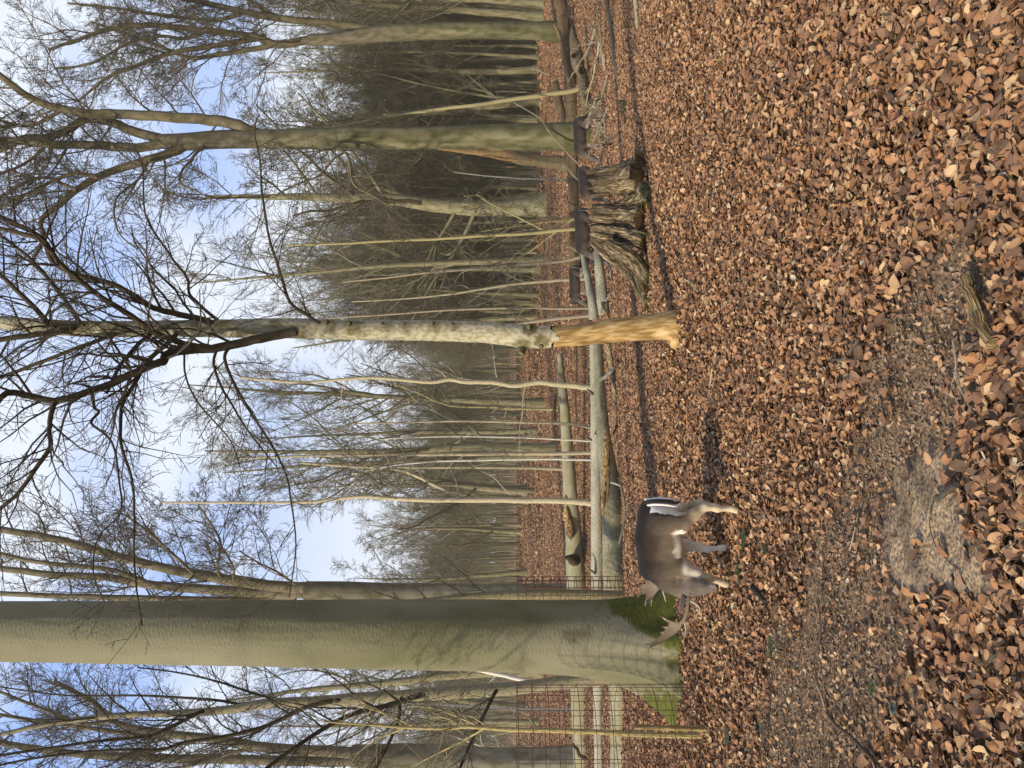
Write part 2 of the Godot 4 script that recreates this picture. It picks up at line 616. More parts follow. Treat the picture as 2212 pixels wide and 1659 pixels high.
func leaves(earth: Node3D) -> void:
	var kinds := []
	for i in 8:
		kinds.append(leaf_mesh())
	var buf := []
	for i in 8:
		buf.append(PackedFloat32Array())
	# bands of depth: from, to, leaves per square metre, leaf length
	for band in [[1.9, 4.0, 2700.0, 0.052], [4.0, 7.0, 2200.0, 0.052], [7.0, 11.0, 1400.0, 0.058], [11.0, 18.0, 650.0, 0.07], [18.0, 34.0, 180.0, 0.1], [34.0, 56.0, 50.0, 0.15], [56.0, 124.0, 9.0, 0.34]]:
		var z0: float = band[0]
		var z1: float = band[1]
		var area := (z1 * z1 - z0 * z0) * 0.56 + (z1 - z0) * 0.7
		for k in int(area * float(band[2])):
			var z := sqrt(lerpf(z0 * z0, z1 * z1, rng.randf()))
			var x := (rng.randf() * 2.0 - 1.0) * (z * 0.56 + 0.35)
			var d := 0.0
			if z < 8.0:
				d = dirt(x, -z)
				if rng.randf() < d * 0.9 or rng.randf() < sand(x, -z) * 0.95:
					continue
			var t := leaf_place(x, -z, float(band[3]) * rnd(0.6, 1.25) * (1.0 - 0.3 * d), 0.003 + 0.03 * pow(rng.randf(), 1.5) * (1.0 - d))
			var c := leaf_tone()
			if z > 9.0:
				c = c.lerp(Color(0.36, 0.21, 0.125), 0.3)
			var bs := t.basis
			var o := t.origin
			buf[k & 7].append_array([bs.x.x, bs.y.x, bs.z.x, o.x, bs.x.y, bs.y.y, bs.z.y, o.y, bs.x.z, bs.y.z, bs.z.z, o.z, c.r, c.g, c.b, 1.0])
	var litter := Node3D.new()
	litter.name = "fallen_leaves"
	add_child(litter)
	litter.set_meta("kind", "stuff")
	litter.set_meta("label", "deep brown litter of curled fallen beech leaves all over the forest floor")
	litter.set_meta("category", "leaves")
	for i in 8:
		var mm := MultiMesh.new()
		mm.transform_format = MultiMesh.TRANSFORM_3D
		mm.use_colors = true
		mm.mesh = kinds[i]
		mm.instance_count = buf[i].size() / 16
		mm.buffer = buf[i]
		var o := MultiMeshInstance3D.new()
		o.name = "leaves"
		o.multimesh = mm
		o.material_override = M.leaf
		o.set_meta("kind", "stuff")
		litter.add_child(o, true)
	# the nearest leaves lie on top one by one
	var tones := []
	for i in 14:
		var m: StandardMaterial3D = M.leaf.duplicate()
		m.albedo_color = leaf_tone().linear_to_srgb()
		tones.append(m)
	for i in 300:
		var z := rnd(2.35, 3.9)
		var x := rnd(-0.56, 0.56) * z
		var d := maxf(dirt(x, -z), sand(x, -z))
		if rng.randf() < d * 0.6:
			z = rnd(2.4, 2.75)
			x = rnd(0.0, 0.55) * z
		var o := MeshInstance3D.new()
		o.name = "leaf"
		o.mesh = kinds[i & 7]
		o.material_override = tones[rng.randi() % 14]
		o.transform = leaf_place(x, -z, rnd(0.05, 0.082), 0.026)
		earth.add_child(o, true)
	# broken bits, husks and crumbs trodden into the earth
	var hb := PackedFloat32Array()
	for k in 42000:
		var x := rnd(-3.8, 1.4)
		var z := rnd(2.1, 6.2)
		if absf(x) > z * 0.6 + 0.3 or rng.randf() > dirt(x, -z) * (1.0 - 0.86 * sand(x, -z)):
			continue
		var bs := Basis.from_euler(Vector3(rng.randfn(0.0, 0.4), rng.randf() * 6.3, rng.randfn(0.0, 0.4))).scaled(Vector3.ONE * (0.011 + 0.026 * pow(rng.randf(), 2.0)))
		var c := Color(0.13, 0.095, 0.062).lerp(Color(0.34, 0.235, 0.145), pow(rng.randf(), 1.4))
		hb.append_array([bs.x.x, bs.y.x, bs.z.x, x, bs.x.y, bs.y.y, bs.z.y, gy(x, -z) - 0.014, bs.x.z, bs.y.z, bs.z.z, -z, c.r, c.g, c.b, 1.0])
	var hm := MultiMesh.new()
	hm.transform_format = MultiMesh.TRANSFORM_3D
	hm.use_colors = true
	hm.mesh = kinds[3]
	hm.instance_count = hb.size() / 16
	hm.buffer = hb
	var ho := MultiMeshInstance3D.new()
	ho.name = "leaf_crumbs"
	ho.multimesh = hm
	ho.material_override = M.husk
	ho.set_meta("kind", "stuff")
	ho.set_meta("label", "dull brown leaf crumbs and husks trodden into the bare earth strip")
	ho.set_meta("category", "leaf crumbs")
	add_child(ho)

# ---------------------------------------------------------------- trees in front
const OLIVE := Color(0.165, 0.15, 0.075)
const GREYBARK := Color(0.29, 0.265, 0.165)
const TWIG := Color(0.085, 0.068, 0.045)
const MOSS := Color(0.1, 0.108, 0.02)

func limb(parent: Node3D, tw: Buf, data: Array, m: Material, col: Color, g0: Dictionary, count: int, ln0: float, lv: int, sides := 10, called := "limb", bias := Vector3.ZERO) -> void:
	var k: float = real(data[0][3]) / float(data[0][3])
	var ln := ln0 * k
	var g := g0.duplicate(true)
	g.rmin = g0.rmin * k
	for i in 5:
		g.seg[i] = g0.seg[i] * k
		g.norm[i] = g0.norm[i] * k
	var l := line(data, 4, 0.12)
	var b := Buf.new()
	b.tube(l[0], l[1], sides, col)
	part(called, b.mesh(), m, parent)
	dress(tw, l[0], l[1], count, ln, lv, g, 0.12, bias)

func lobe(an: float, at: float, wide: float) -> float:
	var d := absf(angle_difference(an, at))
	return exp(-d * d / (wide * wide))

func big_beech() -> void:
	var at := on_ground(1455, 1388)
	var t := thing("beech_tree", "huge smooth grey beech trunk with mossy spreading roots behind the grazing buck", "tree", at)
	var data := [[1500, 1392, 172, 7.85], [1478, 1391, 172, 7.85], [1455, 1390, 170, 7.85], [1435, 1389, 169, 7.85], [1415, 1388, 168, 7.85], [1390, 1386, 166, 7.85], [1350, 1383, 162, 7.85], [1300, 1380, 158, 7.85], [1250, 1377, 154, 7.85], [1150, 1374, 149, 7.85], [1000, 1371, 147, 7.85], [800, 1368, 143, 7.85], [600, 1366, 138, 7.85], [300, 1364, 131, 7.85], [0, 1361, 124, 7.85], [-300, 1358, 116, 7.85], [-700, 1352, 100, 7.85]]
	var l := line(data, 10)
	var base_y := at.y
	var scar := pt(1245, 1362, 7.5)
	var rf := func(s: float, an: float, along: float) -> float:
		var h := maxf(along - 0.2, 0.0)
		var e := exp(-h / 0.26)
		var k := 0.0
		k += 1.15 * lobe(an, PI + 0.3, 0.36) * exp(-h / 0.3)
		k += 0.75 * lobe(an, -0.15, 0.42) * exp(-h / 0.36)
		k += 0.62 * lobe(an, -PI / 2 - 0.55, 0.3) * e
		k += 0.5 * lobe(an, -PI / 2 + 0.35, 0.34) * e
		k += 0.7 * lobe(an, PI / 2, 0.6) * e
		k -= 0.1 * lobe(an, -PI / 2 - 0.05, 0.1) * exp(-h / 0.4)
		k += 0.022 * rough.get_noise_2d(an * 2.0 if an < PI else (TAU - an) * 2.0, along * 0.7)
		return 1.0 + k
	var cf := func(s: float, an: float, along: float, q: Vector3) -> Color:
		var h := q.y - base_y
		var c := GREYBARK
		var g := rough.get_noise_3d(q.x * 1.6, q.y * 0.5, q.z * 1.6)
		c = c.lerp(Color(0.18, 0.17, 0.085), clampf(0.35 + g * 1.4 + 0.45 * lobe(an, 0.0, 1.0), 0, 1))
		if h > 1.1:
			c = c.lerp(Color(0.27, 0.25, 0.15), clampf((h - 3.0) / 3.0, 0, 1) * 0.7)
		# the old scar of a lost branch
		var so := Vector2((q.x - scar.x) / 0.15, (q.y - scar.y) / 0.13)
		if q.z > scar.z - 0.1 and so.length() < 1.5:
			var edge := 1.0 + 0.25 * sin(so.angle() * 3.0 + 0.6) + 0.12 * sin(so.angle() * 7.0)
			c = c.lerp(Color(0.17, 0.145, 0.085), (1.0 - smoothstep(edge - 0.12, edge, so.length())) * (0.75 + 0.2 * sin(so.x * 14.0)))
		# growth rings round the trunk, faint
		c = c * (1.0 - 0.12 * clampf(sin(q.y * 9.0 + 3.0 * rough.get_noise_2d(an, q.y)) * 4.0 - 3.0, 0, 1))
		var mossy := clampf((0.72 * lobe(an, -0.35, 0.8) + 0.42 * lobe(an, PI + 0.3, 0.42) + 0.08 - h + 0.22 * rough.get_noise_3d(q.x * 7.0, q.y * 7.0, q.z * 7.0)) * 9.0, 0, 1)
		return c.lerp(MOSS * (1.0 + 0.5 * rough.get_noise_3d(q.x * 20, q.y * 20, q.z * 20)), mossy)
	var b := Buf.new()
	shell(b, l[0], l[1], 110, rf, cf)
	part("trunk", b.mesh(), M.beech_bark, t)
	# the crown above the picture
	var tw := Buf.new()
	var g := twiggy(0.004, TWIG, TWIG)
	g.last = 3
	var top: Vector3 = l[0][l[0].size() - 1]
	for k in 5:
		var an := TAU * k / 5.0
		grow(tw, top - Vector3(0, 0.3, 0), Vector3(cos(an) * 0.7, 1.0, sin(an) * 0.7).normalized(), 5.5, 0.13, 0, g)
	part("crown", tw.mesh(), M.twig, t)

func pale_tree() -> void:
	var at := on_ground(1466, 708)
	var t := thing("young_beech", "pale spotted young beech with its lower bark stripped to yellow wood", "tree", at)
	var wood := [[1490, 717, 80, 7.62], [1474, 714, 72, 7.62], [1450, 704, 62, 7.62], [1400, 708, 55, 7.62], [1300, 717, 50, 7.62], [1240, 724, 46, 7.62], [1200, 727, 44, 7.62], [1150, 728, 40, 7.62]]
	var l := line(wood, 5)
	var b := Buf.new()
	var rf := func(s: float, an: float, along: float) -> float:
		var h := maxf(along - 0.09, 0.0)
		return 1.0 + (0.3 * lobe(an, PI + 0.2, 0.45) + 0.3 * lobe(an, 0.1, 0.45) + 0.15 * lobe(an, -PI / 2, 0.5)) * exp(-h / 0.09) + 0.035 * sin(an * 3.0 + along * 4.0)
	var cf := func(s: float, an: float, along: float, q: Vector3) -> Color:
		var k := rough.get_noise_3d(q.x * 9, q.y * 2.0, q.z * 9)
		var c := Color(0.5, 0.36, 0.17).lerp(Color(0.3, 0.21, 0.1), clampf(0.25 + k * 1.6, 0, 1))
		c = c.lerp(Color(0.62, 0.48, 0.26), clampf(rough.get_noise_3d(q.x * 5, q.y * 5 + 9, q.z * 5) * 2.0, 0, 1))
		return c.lerp(MOSS, clampf((0.1 - along) * 14.0, 0, 0.8))
	shell(b, l[0], l[1], 32, rf, cf)
	part("stripped_base", b.mesh(), M.bare_wood, t)
	var bark := [[1196, 727, 47, 7.62], [1170, 728, 48, 7.62], [1150, 728, 50, 7.62], [1125, 726, 52, 7.62], [1100, 723, 47, 7.62], [1050, 718, 45, 7.62], [1000, 716, 45, 7.62], [900, 714, 45, 7.62], [800, 713, 45, 7.62], [700, 711, 44, 7.62], [600, 709, 42, 7.62], [500, 710, 40, 7.62], [400, 710, 38, 7.62], [300, 711, 36, 7.62], [200, 711, 34, 7.62], [100, 706, 32, 7.62], [0, 697, 30, 7.62], [-140, 690, 25, 7.62]]
	var l2 := line(bark, 5)
	var knots := [[1128, 748, 13], [1145, 710, 11], [1170, 735, 11], [980, 706, 8], [938, 706, 10], [877, 708, 11], [830, 706, 9], [760, 707, 14], [712, 705, 12], [635, 718, 15], [590, 700, 8], [515, 722, 11], [485, 700, 12], [262, 712, 12], [232, 716, 13], [180, 700, 14], [150, 712, 15], [110, 700, 12]]
	var cb := func(s: float, an: float, along: float, q: Vector3) -> Color:
		var c := Color(0.47, 0.42, 0.29).lerp(Color(0.36, 0.34, 0.25), clampf(s * 1.3, 0, 1))
		for e in knots:
			var kp := pt(e[0], e[1], 7.5)
			var d := Vector2((q.x - kp.x) * 1.0, (q.y - kp.y) * 0.8).length() / px(e[2], 7.5)
			if d < 1.7 and q.z > kp.z - 0.13:
				c = c.lerp(Color(0.12, 0.1, 0.045), (1.0 - smoothstep(0.9, 1.6, d + 0.4 * rough.get_noise_3d(q.x * 22, q.y * 22, q.z * 22))) * 0.8)
		return c
	var b2 := Buf.new()
	shell(b2, l2[0], l2[1], 40, func(s, an, along): return 1.0 + 0.03 * sin(an * 2.0 + along * 3.0) + 0.02 * sin(along * 23.0), cb, func(s, an, along): return (-0.12 * pow(absf(sin(an * 1.5 + 0.9)), 3.0) - 0.05 * absf(sin(an * 4.0)) + 0.1) if along < 0.001 else 0.0)
	part("trunk", b2.mesh(), M.lichen_bark, t)
	for e in knots:
		if e[0] > 590 and e[0] != 635:
			var kb := Buf.new()
			var c := pt(e[0], e[1], 7.62)
			var out := Vector3((710.0 - e[1]) * 0.002 * 7.62 / 7.62, 0.02, 0.1).normalized()
			out = Vector3(clampf((714.0 - e[1]) / 30.0, -0.9, 0.9), 0.15, 0.8).normalized()
			var rr := px(e[2], 7.62) * 0.55
			kb.tube(PackedVector3Array([c + out * 0.05, c + out * 0.092, c + out * 0.103]), PackedFloat32Array([rr * 1.5, rr * 1.05, rr * 0.6]), 10, Color(0.22, 0.19, 0.1), true)
			part("knot", kb.mesh(), M.bark, t)
	var tw := Buf.new()
	var g := twiggy(0.0026, Color(0.07, 0.058, 0.04), TWIG)
	g.up = [0.03, 0.02, 0.0, 0.0, 0.0]
	g.kids = [7, 7, 5, 4, 0]
	var dk := Color(0.1, 0.082, 0.048)
	var limbs := [
		[[[640, 716], [567, 731], [500, 745], [460, 753], [417, 756], [363, 766], [357, 780], [333, 788], [287, 808], [233, 833], [183, 850], [123, 866], [67, 855], [27, 848], [0, 860], [-80, 890]], 20, 13, 7.55, 6.5, 26, 1.1],
		[[[123, 866], [113, 903], [110, 936], [113, 963], [87, 1003], [47, 1060], [0, 1100], [-60, 1130]], 11, 8, 6.7, 6.2, 14, 0.9],
		[[[460, 753], [400, 743], [333, 716], [287, 683], [233, 650], [187, 616], [133, 570], [90, 513], [0, 467], [-60, 440]], 14, 9, 7.35, 6.4, 18, 1.0],
		[[[465, 700], [447, 693], [383, 678], [333, 665], [283, 633], [233, 610], [167, 593], [117, 566], [93, 520], [0, 493], [-60, 470]], 15, 9, 7.6, 7.0, 18, 1.0],
		[[[490, 702], [473, 693], [430, 656], [410, 633], [407, 603], [377, 563], [367, 547], [317, 467], [312, 370], [300, 330]], 8, 3, 7.6, 7.6, 16, 0.8],
		[[[705, 708], [693, 700], [663, 680], [627, 653], [610, 603], [597, 560], [583, 517], [567, 417], [563, 350], [550, 283], [562, 247]], 9, 3, 7.6, 7.2, 16, 0.7],
		[[[130, 706], [110, 700], [67, 653], [0, 590], [-60, 540]], 13, 8, 7.6, 7.2, 10, 1.0],
		[[[190, 706], [177, 697], [147, 653], [83, 573], [20, 520], [-40, 480]], 10, 6, 7.6, 7.3, 10, 0.9],
		[[[277, 712], [240, 726], [210, 738], [167, 753], [83, 786], [0, 816], [-60, 830]], 10, 7, 7.6, 7.3, 12, 0.9],
		[[[385, 718], [373, 733], [320, 783], [293, 830], [267, 873], [263, 936], [267, 970], [287, 1033], [293, 1106], [292, 1200], [300, 1290], [310, 1350]], 11, 3, 7.6, 6.4, 22, 0.8],
		[[[165, 705], [150, 713], [83, 723], [0, 735], [-60, 745]], 15, 11, 7.6, 7.2, 8, 0.9],
		[[[497, 750], [487, 773], [503, 820], [540, 886], [583, 953], [617, 1020], [630, 1086], [640, 1180], [625, 1290]], 8, 2.5, 7.4, 6.8, 20, 0.7],
		[[[470, 756], [463, 786], [480, 836], [500, 870], [530, 920], [560, 960], [600, 1010]], 7, 2.5, 7.35, 7.0, 14, 0.7],
		[[[400, 766], [403, 813], [427, 866], [467, 913], [500, 953], [520, 1010]], 5, 2, 7.2, 7.0, 12, 0.6],
		[[[203, 850], [207, 880], [217, 890], [200, 913], [233, 940], [250, 970], [260, 1036], [263, 1106], [215, 1160], [205, 1240], [230, 1300]], 7, 2.5, 6.9, 6.2, 18, 0.7],
		[[[340, 785], [300, 770], [233, 770], [183, 765], [120, 785], [60, 800]], 6, 3, 7.1, 6.9, 10, 0.7],
		[[[290, 808], [260, 760], [225, 712], [190, 690], [140, 660]], 6, 3, 6.95, 6.6, 8, 0.7],
		[[[330, 720], [300, 745], [262, 790], [233, 850]], 9, 7, 7.5, 7.1, 6, 0.8]]
	for e in limbs:
		limb(t, tw, pathed(e[0], e[1], e[2], e[3], e[4]), M.bark, dk, g, e[5], e[6], 2, 8)
	part("crown", tw.mesh(), M.twig, t)

func olive_trunk(t: Node3D, data: Array, flare: float, col: Color, moss_h0: float, sides := 28) -> void:
	var sc: float = real(data[0][3]) / float(data[0][3])
	var moss_h := moss_h0 * sc
	var l := line(data, 5)
	var y0: float = l[0][0].y
	var rf := func(s: float, an: float, along: float) -> float:
		return 1.0 + flare * (0.9 * lobe(an, PI, 0.5) + 0.5 * lobe(an, 0.2, 0.5) + 0.5 * lobe(an, -PI / 2 + 0.2, 0.5) + 0.4 * lobe(an, PI / 2, 0.6)) * exp(-along / (0.4 * sc)) + 0.03 * sin(an * 2.0 + along)
	var cf := func(s: float, an: float, along: float, q: Vector3) -> Color:
		var k := rough.get_noise_3d(q.x * 3, q.y * 0.25, q.z * 3)
		var c := col.lerp(col * 1.55 + Color(0.03, 0.03, 0.03), clampf(0.3 + k * 1.6, 0, 1))
		c = c.lerp(Color(0.2, 0.175, 0.115), smoothstep(0.45, 0.8, s))
		return c.lerp(MOSS * 0.8, clampf((moss_h - along) / moss_h, 0, 0.85))
	var b := Buf.new()
	shell(b, l[0], l[1], sides, rf, cf)
	part("trunk", b.mesh(), M.bark, t)

func right_beeches() -> void:
	var g := twiggy(0.0042, Color(0.12, 0.1, 0.065), TWIG)
	var t := thing("beech_tree", "straight olive green beech dividing into three heavy limbs above the grazing doe", "tree", on_ground(1272, 295))
	olive_trunk(t, [[1290, 296, 62, 15.7], [1265, 295, 60, 15.7], [1240, 294, 57, 15.7], [1150, 295, 54, 15.7], [1000, 297, 50, 15.7], [900, 299, 47, 15.7], [800, 298, 45, 15.7], [700, 300, 44, 15.7], [600, 301, 42, 15.7], [550, 301, 41, 15.7], [470, 303, 38, 15.7], [400, 308, 36, 15.7], [350, 307, 30, 15.7]], 0.6, OLIVE, 0.9)
	var tw := Buf.new()
	var lc := Color(0.23, 0.19, 0.12)
	for e in [
		[[[560, 292], [500, 267], [433, 258], [333, 252], [240, 247], [200, 248], [133, 237], [67, 213], [0, 163], [-60, 130]], 26, 13, 15.7, 15.2, 14, 2.2],
		[[[360, 304], [287, 283], [233, 263], [187, 260], [160, 277], [117, 297], [60, 300], [0, 328], [-60, 340]], 22, 11, 15.7, 15.9, 12, 2.0],
		[[[370, 308], [300, 320], [200, 315], [117, 315], [50, 308], [0, 305], [-70, 300]], 21, 13, 15.7, 15.4, 12, 2.0],
		[[[400, 318], [367, 333], [300, 353], [217, 383], [167, 413], [133, 443], [93, 477], [97, 517], [70, 570]], 21, 7, 15.7, 14.8, 16, 1.9],
		[[[215, 384], [195, 380], [160, 377], [117, 393], [67, 420], [0, 450]], 10, 6, 15.2, 15.0, 9, 1.5],
		[[[440, 322], [427, 330], [410, 353], [397, 367], [390, 390], [400, 403], [433, 417], [470, 440]], 7, 3, 15.6, 15.0, 10, 1.2],
		[[[730, 312], [734, 320], [754, 342], [764, 397], [804, 422], [850, 450]], 8, 3, 15.5, 14.8, 14, 1.5],
		[[[745, 330], [720, 345], [690, 380], [640, 400], [600, 420]], 6, 3, 15.3, 15.0, 10, 1.4],
		[[[320, 352], [317, 362], [300, 390], [253, 433], [257, 500], [300, 540]], 7, 3, 15.4, 14.6, 12, 1.3],
		[[[140, 238], [100, 262], [60, 275], [0, 262]], 9, 6, 15.4, 15.8, 6, 1.4],
		[[[120, 297], [90, 330], [50, 360], [0, 380]], 8, 5, 15.7, 15.3, 6, 1.4],
		[[[170, 412], [140, 400], [110, 385], [60, 395], [0, 430]], 9, 6, 15.0, 15.2, 7, 1.4]]:
		limb(t, tw, pathed(e[0], e[1], e[2], e[3], e[4]), M.bark, lc, g, int(e[5]), e[6], 1, 9)
	part("crown", tw.mesh(), M.twig, t)

	var t2 := thing("beech_tree", "olive beech with a fan of steep limbs behind the hollow grey log", "tree", on_ground(1203, 66))
	olive_trunk(t2, [[1215, 66, 44, 26.5], [1195, 66, 38, 26.5], [1150, 66, 36, 26.5], [1000, 66, 34, 26.5], [900, 69, 34, 26.5], [820, 74, 36, 26.5], [740, 84, 27, 26.5], [667, 88, 22, 26.5]], 0.8, OLIVE, 0.9)
	var tw2 := Buf.new()
	var g2 := twiggy(0.0055, Color(0.12, 0.1, 0.065), TWIG)
	for e in [
		[[[690, 87], [667, 88], [600, 97], [550, 80], [467, 70], [367, 60], [300, 57], [233, 68], [167, 90], [110, 110]], 20, 6, 26.5, 26.0, 16, 3.0],
		[[[620, 93], [600, 97], [533, 110], [467, 120], [410, 127], [350, 103], [267, 73], [200, 50]], 14, 5, 26.5, 26.2, 14, 2.8],
		[[[575, 88], [560, 84], [483, 98], [393, 112], [333, 130], [293, 147], [247, 163], [217, 183], [173, 220]], 14, 5, 26.5, 25.6, 16, 2.8],
		[[[830, 70], [760, 57], [700, 50], [600, 40], [517, 25], [450, 10], [400, 0], [330, -15]], 20, 9, 26.5, 26.8, 16, 3.0],
		[[[530, 28], [470, 45], [400, 40], [320, 30], [250, 20], [150, 10]], 10, 5, 26.6, 27.0, 12, 2.8],
		[[[450, 68], [400, 85], [350, 80], [280, 95], [200, 140], [120, 150]], 9, 4, 26.5, 26.0, 12, 2.6],
		[[[600, 40], [560, 15], [500, -20], [440, -40]], 12, 7, 26.7, 27.0, 8, 2.6]]:
		limb(t2, tw2, pathed(e[0], e[1], e[2], e[3], e[4]), M.bark, Color(0.17, 0.145, 0.085), g2, int(e[5]), e[6], 1, 7)
	part("crown", tw2.mesh(), M.twig, t2)

func left_trees() -> void:
	# grey beech behind the big trunk
	var g := twiggy(0.0045, Color(0.12, 0.1, 0.065), TWIG)
	var t := thing("beech_tree", "pale grey beech dividing into many steep limbs just behind the huge trunk", "tree", on_ground(1262, 1290))
	olive_trunk(t, [[1280, 1291, 60, 17.0], [1262, 1290, 56, 17.0], [1200, 1288, 52, 17.0], [1000, 1285, 49, 17.0], [850, 1284, 48, 17.0], [740, 1278, 46, 17.0], [660, 1275, 40, 17.0]], 0.3, Color(0.3, 0.27, 0.19), 0.2)
	var tw := Buf.new()
	var lc := Color(0.25, 0.215, 0.14)
	for e in [
		[[[690, 1270], [581, 1263], [465, 1245], [349, 1225], [232, 1193], [116, 1161], [0, 1141], [-70, 1130]], 26, 12, 17.0, 16.4, 16, 2.2],
		[[[680, 1280], [581, 1280], [407, 1269], [320, 1260], [232, 1245], [116, 1240], [0, 1225], [-70, 1220]], 24, 11, 17.0, 17.2, 14, 2.0],
		[[[640, 1290], [523, 1295], [349, 1292], [150, 1286], [0, 1280], [-70, 1275]], 17, 9, 17.2, 17.6, 12, 2.0],
		[[[330, 1262], [300, 1250], [232, 1228], [87, 1213], [0, 1193], [-60, 1180]], 12, 8, 17.1, 16.8, 10, 1.8],
		[[[480, 1247], [470, 1225], [478, 1170], [450, 1120], [430, 1090]], 7, 3, 16.8, 16.0, 12, 1.5],
		[[[505, 1250], [505, 1225], [480, 1180], [440, 1150]], 6, 3, 16.8, 16.2, 9, 1.4],
		[[[420, 1238], [380, 1200], [300, 1130], [250, 1100]], 8, 3, 16.7, 16.0, 12, 1.8],
		[[[640, 1262], [600, 1235], [560, 1215], [520, 1190]], 6, 3, 16.9, 16.3, 9, 1.5]]:
		limb(t, tw, pathed(e[0], e[1], e[2], e[3], e[4]), M.bark, lc, g, int(e[5]), e[6], 1, 9)
	part("crown", tw.mesh(), M.twig, t)

	# two-stemmed beech at the left edge
	var t3 := thing("beech_tree", "grey beech at the far left edge dividing into two steep stems", "tree", on_ground(1255, 1650))
	olive_trunk(t3, [[1272, 1652, 74, 18.0], [1250, 1651, 70, 18.0], [1100, 1650, 66, 18.0], [950, 1642, 62, 18.0], [850, 1636, 56, 18.0], [760, 1632, 46, 18.0]], 0.25, Color(0.32, 0.29, 0.21), 0.2)
	var tw3 := Buf.new()
	for e in [
		[[[800, 1628], [737, 1623], [581, 1614], [482, 1597], [349, 1580], [256, 1559], [203, 1513], [120, 1470]], 26, 8, 18.0, 17.4, 18, 2.2],
		[[[800, 1640], [737, 1643], [581, 1640], [349, 1635], [145, 1623], [0, 1600]], 26, 12, 18.0, 18.3, 16, 2.2],
		[[[380, 1582], [330, 1590], [230, 1575], [120, 1560], [0, 1540]], 12, 7, 17.7, 17.9, 12, 2.0],
		[[[240, 1555], [180, 1560], [100, 1530], [0, 1490]], 9, 6, 17.4, 17.2, 10, 1.8],
		[[[560, 1612], [500, 1625], [420, 1650], [300, 1670]], 9, 6, 18.0, 18.0, 8, 1.8]]:
		limb(t3, tw3, pathed(e[0], e[1], e[2], e[3], e[4]), M.bark, Color(0.24, 0.21, 0.14), g, int(e[5]), e[6], 1, 9)
	part("crown", tw3.mesh(), M.twig, t3)

	# leaning spotted stem with black branches
	var g2 := twiggy(0.0028, Color(0.07, 0.058, 0.04), TWIG)
	g2.up = [0.04, 0.03, 0.0, 0.0, 0.0]
	var t4 := thing("young_beech", "leaning lichen spotted young beech with long dark branches left of the huge trunk", "tree", on_ground(1392, 1450))
	var l := line([[1405, 1446, 40, 9.5], [1350, 1456, 36, 9.5], [1290, 1465, 31, 9.5], [1200, 1476, 29, 9.5], [1100, 1488, 27, 9.5], [1000, 1494, 27, 9.5], [900, 1500, 26, 9.5], [800, 1506, 25, 9.5], [700, 1514, 23, 9.5], [581, 1518, 20, 9.5], [488, 1532, 18, 9.5], [383, 1539, 15, 9.5], [261, 1543, 12, 9.5], [116, 1560, 10, 9.5], [0, 1585, 8, 9.5], [-80, 1600, 6, 9.5]], 5, 0.06)
	var b := Buf.new()
	shell(b, l[0], l[1], 20, func(s, an, along): return 1.0 + 0.04 * sin(an * 2.0 + along * 3.0), func(s, an, along, q): return Color(0.27, 0.24, 0.16).lerp(Color(0.3, 0.2, 0.085), clampf(1.0 - along * 1.1, 0, 1)))
	part("trunk", b.mesh(), M.lichen_bark, t4)
	var tw4 := Buf.new()
	dress(tw4, l[0], l[1], 14, 1.0, 1, g2, 0.7)
	for e in [
		[[[760, 1508], [668, 1525], [581, 1565], [494, 1588], [407, 1600], [349, 1617], [261, 1617], [116, 1629], [0, 1650]], 11, 5, 9.5, 8.8, 20, 1.1],
		[[[440, 1535], [430, 1538], [378, 1565], [320, 1588], [203, 1600], [0, 1629], [-60, 1640]], 9, 5, 9.4, 8.8, 16, 1.0],
		[[[912, 1500], [904, 1503], [831, 1525], [766, 1540], [701, 1572], [658, 1600], [600, 1640], [560, 1670]], 13, 8, 9.4, 8.5, 14, 1.0],
		[[[868, 1507], [865, 1514], [861, 1553], [844, 1596], [813, 1657], [800, 1690]], 8, 6, 9.4, 8.8, 9, 0.8],
		[[[1072, 1493], [1068, 1499], [1034, 1566], [1015, 1610], [995, 1657], [985, 1690]], 9, 6, 9.4, 8.6, 8, 0.7],
		[[[640, 1516], [560, 1500], [470, 1470], [380, 1450], [300, 1440]], 6, 3, 9.5, 9.9, 14, 0.9],
		[[[540, 1524], [460, 1510], [300, 1500], [150, 1500], [0, 1480]], 7, 3, 9.5, 9.9, 14, 0.9]]:
		limb(t4, tw4, pathed(e[0], e[1], e[2], e[3], e[4]), M.bark, Color(0.085, 0.07, 0.042), g2, int(e[5]), e[6], 2, 8)
	part("crown", tw4.mesh(), M.twig, t4)

	# the spotted stem in the far cage
	var t5 := thing("young_beech", "lichen spotted slim beech leaning left inside the wire cage behind the huge trunk", "tree", on_ground(1352, 1290))
	var l5 := line([[1360, 1291, 27, 11.0], [1250, 1286, 25, 11.0], [1170, 1284, 25, 11.0], [1080, 1288, 24, 11.0], [1000, 1293, 22, 11.0], [920, 1301, 20, 11.0], [850, 1310, 18, 11.0], [700, 1330, 15, 11.0], [400, 1350, 10, 11.0], [150, 1352, 6, 11.0]], 4, 0.05)
	var b5 := Buf.new()
	shell(b5, l5[0], l5[1], 16, func(s, an, along): return 1.0 + 0.04 * sin(an * 2.0 + along * 3.0), func(s, an, along, q): return Color(0.24, 0.21, 0.12))
	part("trunk", b5.mesh(), M.lichen_bark, t5)
	var tw5 := Buf.new()
	dress(tw5, l5[0], l5[1], 12, 1.0, 2, g2, 0.3)
	part("crown", tw5.mesh(), M.twig, t5)

